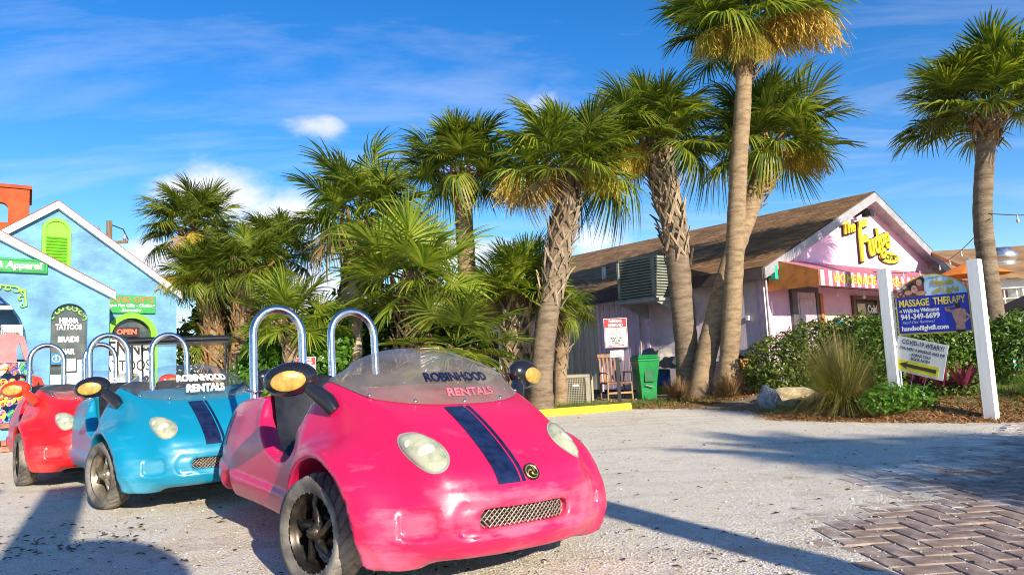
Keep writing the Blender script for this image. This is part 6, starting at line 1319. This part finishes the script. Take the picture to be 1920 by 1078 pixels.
cols = [mat('sandal_%d' % i, lin(*q_), .6, var=.3, scale=20, col2=lin(*q2), lo=.47, hi=.53) for i, (q_, q2) in enumerate((((240, 190, 20), (230, 60, 120)), ((30, 170, 190), (250, 240, 220)), ((240, 110, 30), (40, 60, 150)), ((220, 40, 60), (250, 220, 60)), ((90, 190, 60), (20, 80, 160)), ((245, 240, 230), (230, 120, 30)), ((150, 60, 160), (250, 200, 40))))]
sand = MB().prism([(.055*math.cos(t)*(1+.15*math.sin(t)), .10*math.sin(t)) for t in np.linspace(0, 6.2832, 15)[:-1]], -.012, .012).tube([(-.045, -.015, 0), (0, -.04, .05), (.045, -.015, 0)], .008, 5).mesh('sandal')
for i in range(5):
    for j in range(4):
        o = link('sandal', sand, None, rk, Matrix.Translation((-.25+.125*i+random.uniform(-.02, .02), -.03, .12+.235*j)) @ Matrix.Rotation(R(random.uniform(-25, 25)), 4, 'Y'))
        if not sand.materials: sand.materials.append(cols[0])
        o.material_slots[0].link = 'OBJECT'; o.material_slots[0].material = cols[(i*3+j*2+random.randrange(3)) % 7]
tgs = thing('price_sign', 'small white price cards on a stand in front of the lime arch', 'price sign', SW(-2.95, -1.2, .4), R(44)); c = MB(); c.tube([(0, 0, 0), (0, 0, 1.5)], .012, 6); c.build('stand', WHITE, tgs); c = MB(); c.box(-.02, .26, -.02, -.012, 1.28, 1.5); k_ = c.build('card', WHITE, tgs); text('$19.99', .085, mat('letter_dark_grey', (.06, .055, .05), .6), k_, (.12, -.024, 1.35), width=.2, bold=.003); c = MB(); c.box(-.08, .2, -.03, -.022, .75, .92, M=Matrix.Rotation(R(6), 4, 'Y')); c.build('card', WHITE, tgs)
for k, (dx, cc) in enumerate(((-3.05, (.5, .25, .1)), (-3.2, (.1, .2, .35)), (-3.4, (.45, .4, .3)))): shirt(('tan shirt in the dim porch behind the price cards', 'navy shirt in the dim porch behind the sandal rack', 'cream shirt deep in the dim porch')[k], SW(dx, -.55, 1.15), R(70), mat('cloth_%d' % k, cc, .9), .75)
# ------------------------------------------------------------------ snack stand and terrace beyond the sign, at the right edge
b0 = at(1905, 700, 17.0); sn = thing('snack_stand', 'white open-fronted snack stand with dark roof behind the lone palm', 'stand', (b0.x, 17.0, 0), R(-8))
c = MB(); c.box(-.5, 3, 1.6, 1.75, 0, 2.5); c.build('back_wall', mat('stand_cream', (.72, .66, .45), .7, var=.1), sn)
for x in (-.5, .4, 1.3): c = MB(); c.box(x-.07, x+.07, -.07, .07, 0, 2.2); c.build('post', WHITE, sn)
c = MB(); c.box(-.62, 3.2, -.12, .1, 2.2, 2.42); c.build('beam', WHITE, sn); c = MB(); c.box(-.5, 1.9, -.02, .02, 1.02, 1.12); c.build('counter_front', mat('counter_grey', (.28, .28, .30), .6), sn)
c = MB(); c.prism([(-.5, 2.42), (2.2, 3.4), (2.2, 3.5), (-.5, 2.52)], -.7, 3.4, 'x'); c.build('roof', SHINGLE, sn)
for x in (-.05, .85):
    for k in range(3): c = MB(); c.box(x-.28+k*.28-.012, x-.28+k*.28+.012, -.015, .015, 1.14, 2.2); c.build('lattice_bar', WHITE, sn)
    for k in range(3): c = MB(); c.box(x-.42, x+.42, -.012, .012, 1.35+k*.3, 1.374+k*.3); c.build('lattice_bar', WHITE, sn)
c = MB(); c.tube([(-.5, -.05, 1.55), (-.4, -.3, 1.62)], .05, 6); c.build('potted_leaves', BROAD, sn)
f0 = at(1881, 500, 17.6); fan = thing('exhaust_fan', 'shiny metal kitchen exhaust fan standing on the stand roof', 'exhaust fan', (f0.x, 17.6, f0.z-.45), R(15)); GAL = mat('galvanised', (.62, .64, .64), .32, .9, var=.2, scale=8)
c = MB(); c.box(-.22, .22, -.22, .22, -.35, .30); c.build('curb', GAL, fan); c = MB(); c.lathe([(0, .31), (.16, .31), (.30, .40), (.32, .52), (.28, .60), (.33, .62), (.33, .80), (.22, .86), (.2, .93), (0, .94)], 28); c.build('hood', GAL, fan)
r1 = at(1790, 505, 24); rb = thing('far_shop', 'far building with a long brown shingle roof beyond the pink shop', 'building', (r1.x-1.0, 24, 0), R(12)); c = MB(); c.box(-2, 9, 0, 5, 0, 3.0); c.build('wall', mat('far_wall', (.5, .45, .38), .8), rb); c = MB(); c.prism([(-.4, 2.9), (2.5, 4.35), (5.4, 2.9), (5.4, 3.0), (2.5, 4.47), (-.4, 3.0)], -2.4, 9.4, 'x'); c.build('roof', SHINGLE, rb)
# orange umbrella tops, table and chairs
def umbrella(label, loc, m, r_, h):
    t = thing('patio_umbrella', label, 'umbrella', loc); c = MB(); n = 8
    V = [(0, 0, h)]+[(r_*math.cos(2*math.pi*k/n), r_*math.sin(2*math.pi*k/n), h-.42*r_) for k in range(n)]+[(r_*.55*math.cos(2*math.pi*(k+.5)/n), r_*.55*math.sin(2*math.pi*(k+.5)/n), h-.24*r_) for k in range(n)]
    F = []
    for k in range(n): F += [[0, 1+k, 9+k], [0, 9+k, 1+(k+1) % n], [1+k, 1+(k+1) % n, 9+k]]
    c.add(V, F); c.build('canopy', m, t); c = MB(); c.tube([(0, 0, 0), (0, 0, h+.06)], .022, 8); c.build('pole', GREYM, t); return t
q = at(1818, 500, 14.5); umbrella('orange patio umbrella peeping over the massage sign', (q.x, 14.5, 0), mat('orange_canvas', (.80, .22, .02), .8), .75, q.z+.12)
q = at(1935, 555, 14.2); umbrella('black patio umbrella cut by the right edge of the picture', (q.x, 14.2, 0), mat('black_canvas', (.02, .02, .02), .8), .85, q.z+.08)
TEAL = mat('teal_plastic', (.01, .42, .42), .45)
def chair(label, loc, rz):
    t = thing('plastic_chair', label, 'chair', loc, rz, 'teal chairs on the terrace'); c = MB(); c.box(-.24, .24, -.24, .24, .40, .44, bev=.01); c.build('seat', TEAL, t)
    for k in range(3): c = MB(); c.box(-.23, .23, .21, .24, .52+k*.15, .63+k*.15, bev=.008); c.build('back_slat', TEAL, t)
    for x in (-.22, .22):
        for y in (-.2, .22): c = MB(); c.box(x-.02, x+.02, y-.02, y+.02, 0, .40 if y < 0 else .95); c.build('leg', TEAL, t)
    return t
for k, (px, py, lb) in enumerate(((1893, 712, 'teal chair nearest the lone palm on the terrace'), (1918, 716, 'teal chair cut by the right edge beside its twin'))): q = at(px, py, 13.6+.3*k); chair(lb, (q.x, q.y, .05), R(200+20*k))
q = at(1910, 715, 12.6); tb = thing('cafe_table', 'low teal table at the right edge in front of the teal chairs', 'table', (q.x+.15, 12.6, 0), R(10)); c = MB(); c.box(-.5, .5, -.32, .32, .38, .43, bev=.01); c.build('table_top', TEAL, tb)
for x in (-.42, .42):
    for y in (-.26, .26): c = MB(); c.box(x-.025, x+.025, y-.025, y+.025, 0, .38); c.build('leg', TEAL, tb)
q0, q1 = at(1872, 648, 14.6), at(1960, 650, 14.2); rl = thing('deck_rail', 'grey plank deck rail in front of the snack stand', 'railing', (q0.x, q0.y, 0), math.atan2(q1.y-q0.y, q1.x-q0.x)); z_ = q0.z; GRW = mat('grey_deck_wood', (.20, .20, .21), .8, var=.2)
for dz in (0, -.16): c = MB(); c.box(-.1, 2.4, -.03, .03, z_-.06+dz, z_+.06+dz); c.build('rail_board', GRW, rl)
for x in (0, 1.1, 2.2): c = MB(); c.box(x-.04, x+.04, .032, .10, 0, z_+.05); c.build('post', GRW, rl)
# strings of bulbs
def string(label, pts, nb, sag):
    t = thing('string_lights', label, 'string lights', pts[0], 0, 'strings of bulbs over the terrace'); P = []
    for a, b in zip(pts[:-1], pts[1:]):
        a, b = Vector(a)-Vector(pts[0]), Vector(b)-Vector(pts[0])
        for k in range(13): s = k/12; P.append(a.lerp(b, s)+Vector((0, 0, -sag*4*s*(1-s))))
    c = MB(); c.tube(P, .009, 5); c.build('wire', BLACK, t)
    for k in range(nb):
        p = P[int((k+.5)/nb*(len(P)-1))]; c = MB(); c.tube([p, p+Vector((0, 0, -.06))], .014, 6); c.sphere(p+Vector((0, 0, -.10)), (.026, .026, .04), 8, 6); c.build('bulb', mat('bulb_glass', (.5, .48, .42), .1), t)
    return t
string('string of bulbs from the pink gable to the lone palm trunk', [L2W(2.2, -1.3, 2.55), L2W(5.5, -1.4, 2.85), Vector((8.28, 11.8, 3.05))], 7, .10)
string('string of bulbs from the lone palm out of the right edge', [Vector((8.30, 11.85, 3.15)), Vector((11.0, 11.5, 3.2))], 3, .12)
t = thing('string_lights', 'short string of clear bulbs hanging under the striped awning', 'string lights', L2W(0, 0, 0), R(38), 'strings of bulbs over the terrace'); c = MB(); c.tube([(1.0, -.75, 2.25), (5.0, -.7, 2.22), (8.4, -.75, 2.25)], .008, 5); c.build('wire', BLACK, t)
for k in range(6): c = MB(); x = 1.7+1.2*k; c.tube([(x, -.73, 2.23), (x, -.73, 2.13)], .012, 6); c.sphere((x, -.73, 2.08), (.035, .035, .05), 8, 6); c.build('bulb', mat('bulb_white', (.75, .72, .66), .15), t)
# stand-in posts and boards added unseen behind the viewer to throw the long shadows in front of the carts
def shade(x, y, w, h, rz, lb, nm='shadow_post', rnd=False):
    c = MB()
    if rnd: c.prism(arch_poly(-w/2, w/2, 0, h, 18), -.04, .04)
    else: c.box(-w/2, w/2, -.06, .06, 0, h)
    o = c.build(nm, mat('old_wood', (.22, .15, .09), .9)); o.location = (x, y, 0); o.rotation_euler = (0, 0, rz); return tag(o, lb, 'post' if not rnd else 'sign')
k_ = math.tan(SUN_EL); sx_, sy_ = math.sin(SUN_AZ), math.cos(SUN_AZ)
def caster(tipx, tipy, h): L = h/k_; return tipx+sx_*L, tipy+sy_*L
for (tx, ty, w, h, lb) in ((.10, 5.55, .30, 3.3, 'broad stand-in post added behind the viewer shading the gravel by the pink cart'), (-4.25, 6.65, .36, 4.2, 'tall stand-in board added behind the viewer shading the gravel by the red cart'), (-4.95, 6.55, .26, 4.1, 'narrow stand-in board added behind the viewer shading the far left gravel')):
    x, y = caster(tx, ty, h); shade(x, y, w, h, -SUN_AZ+math.pi, lb)
x, y = caster(-2.78, 4.42, 3.0); shade(x, y, 1.15, 3.0, -SUN_AZ+math.pi, 'round-headed stand-in board added behind the viewer shading the near left gravel', 'shadow_board', True)
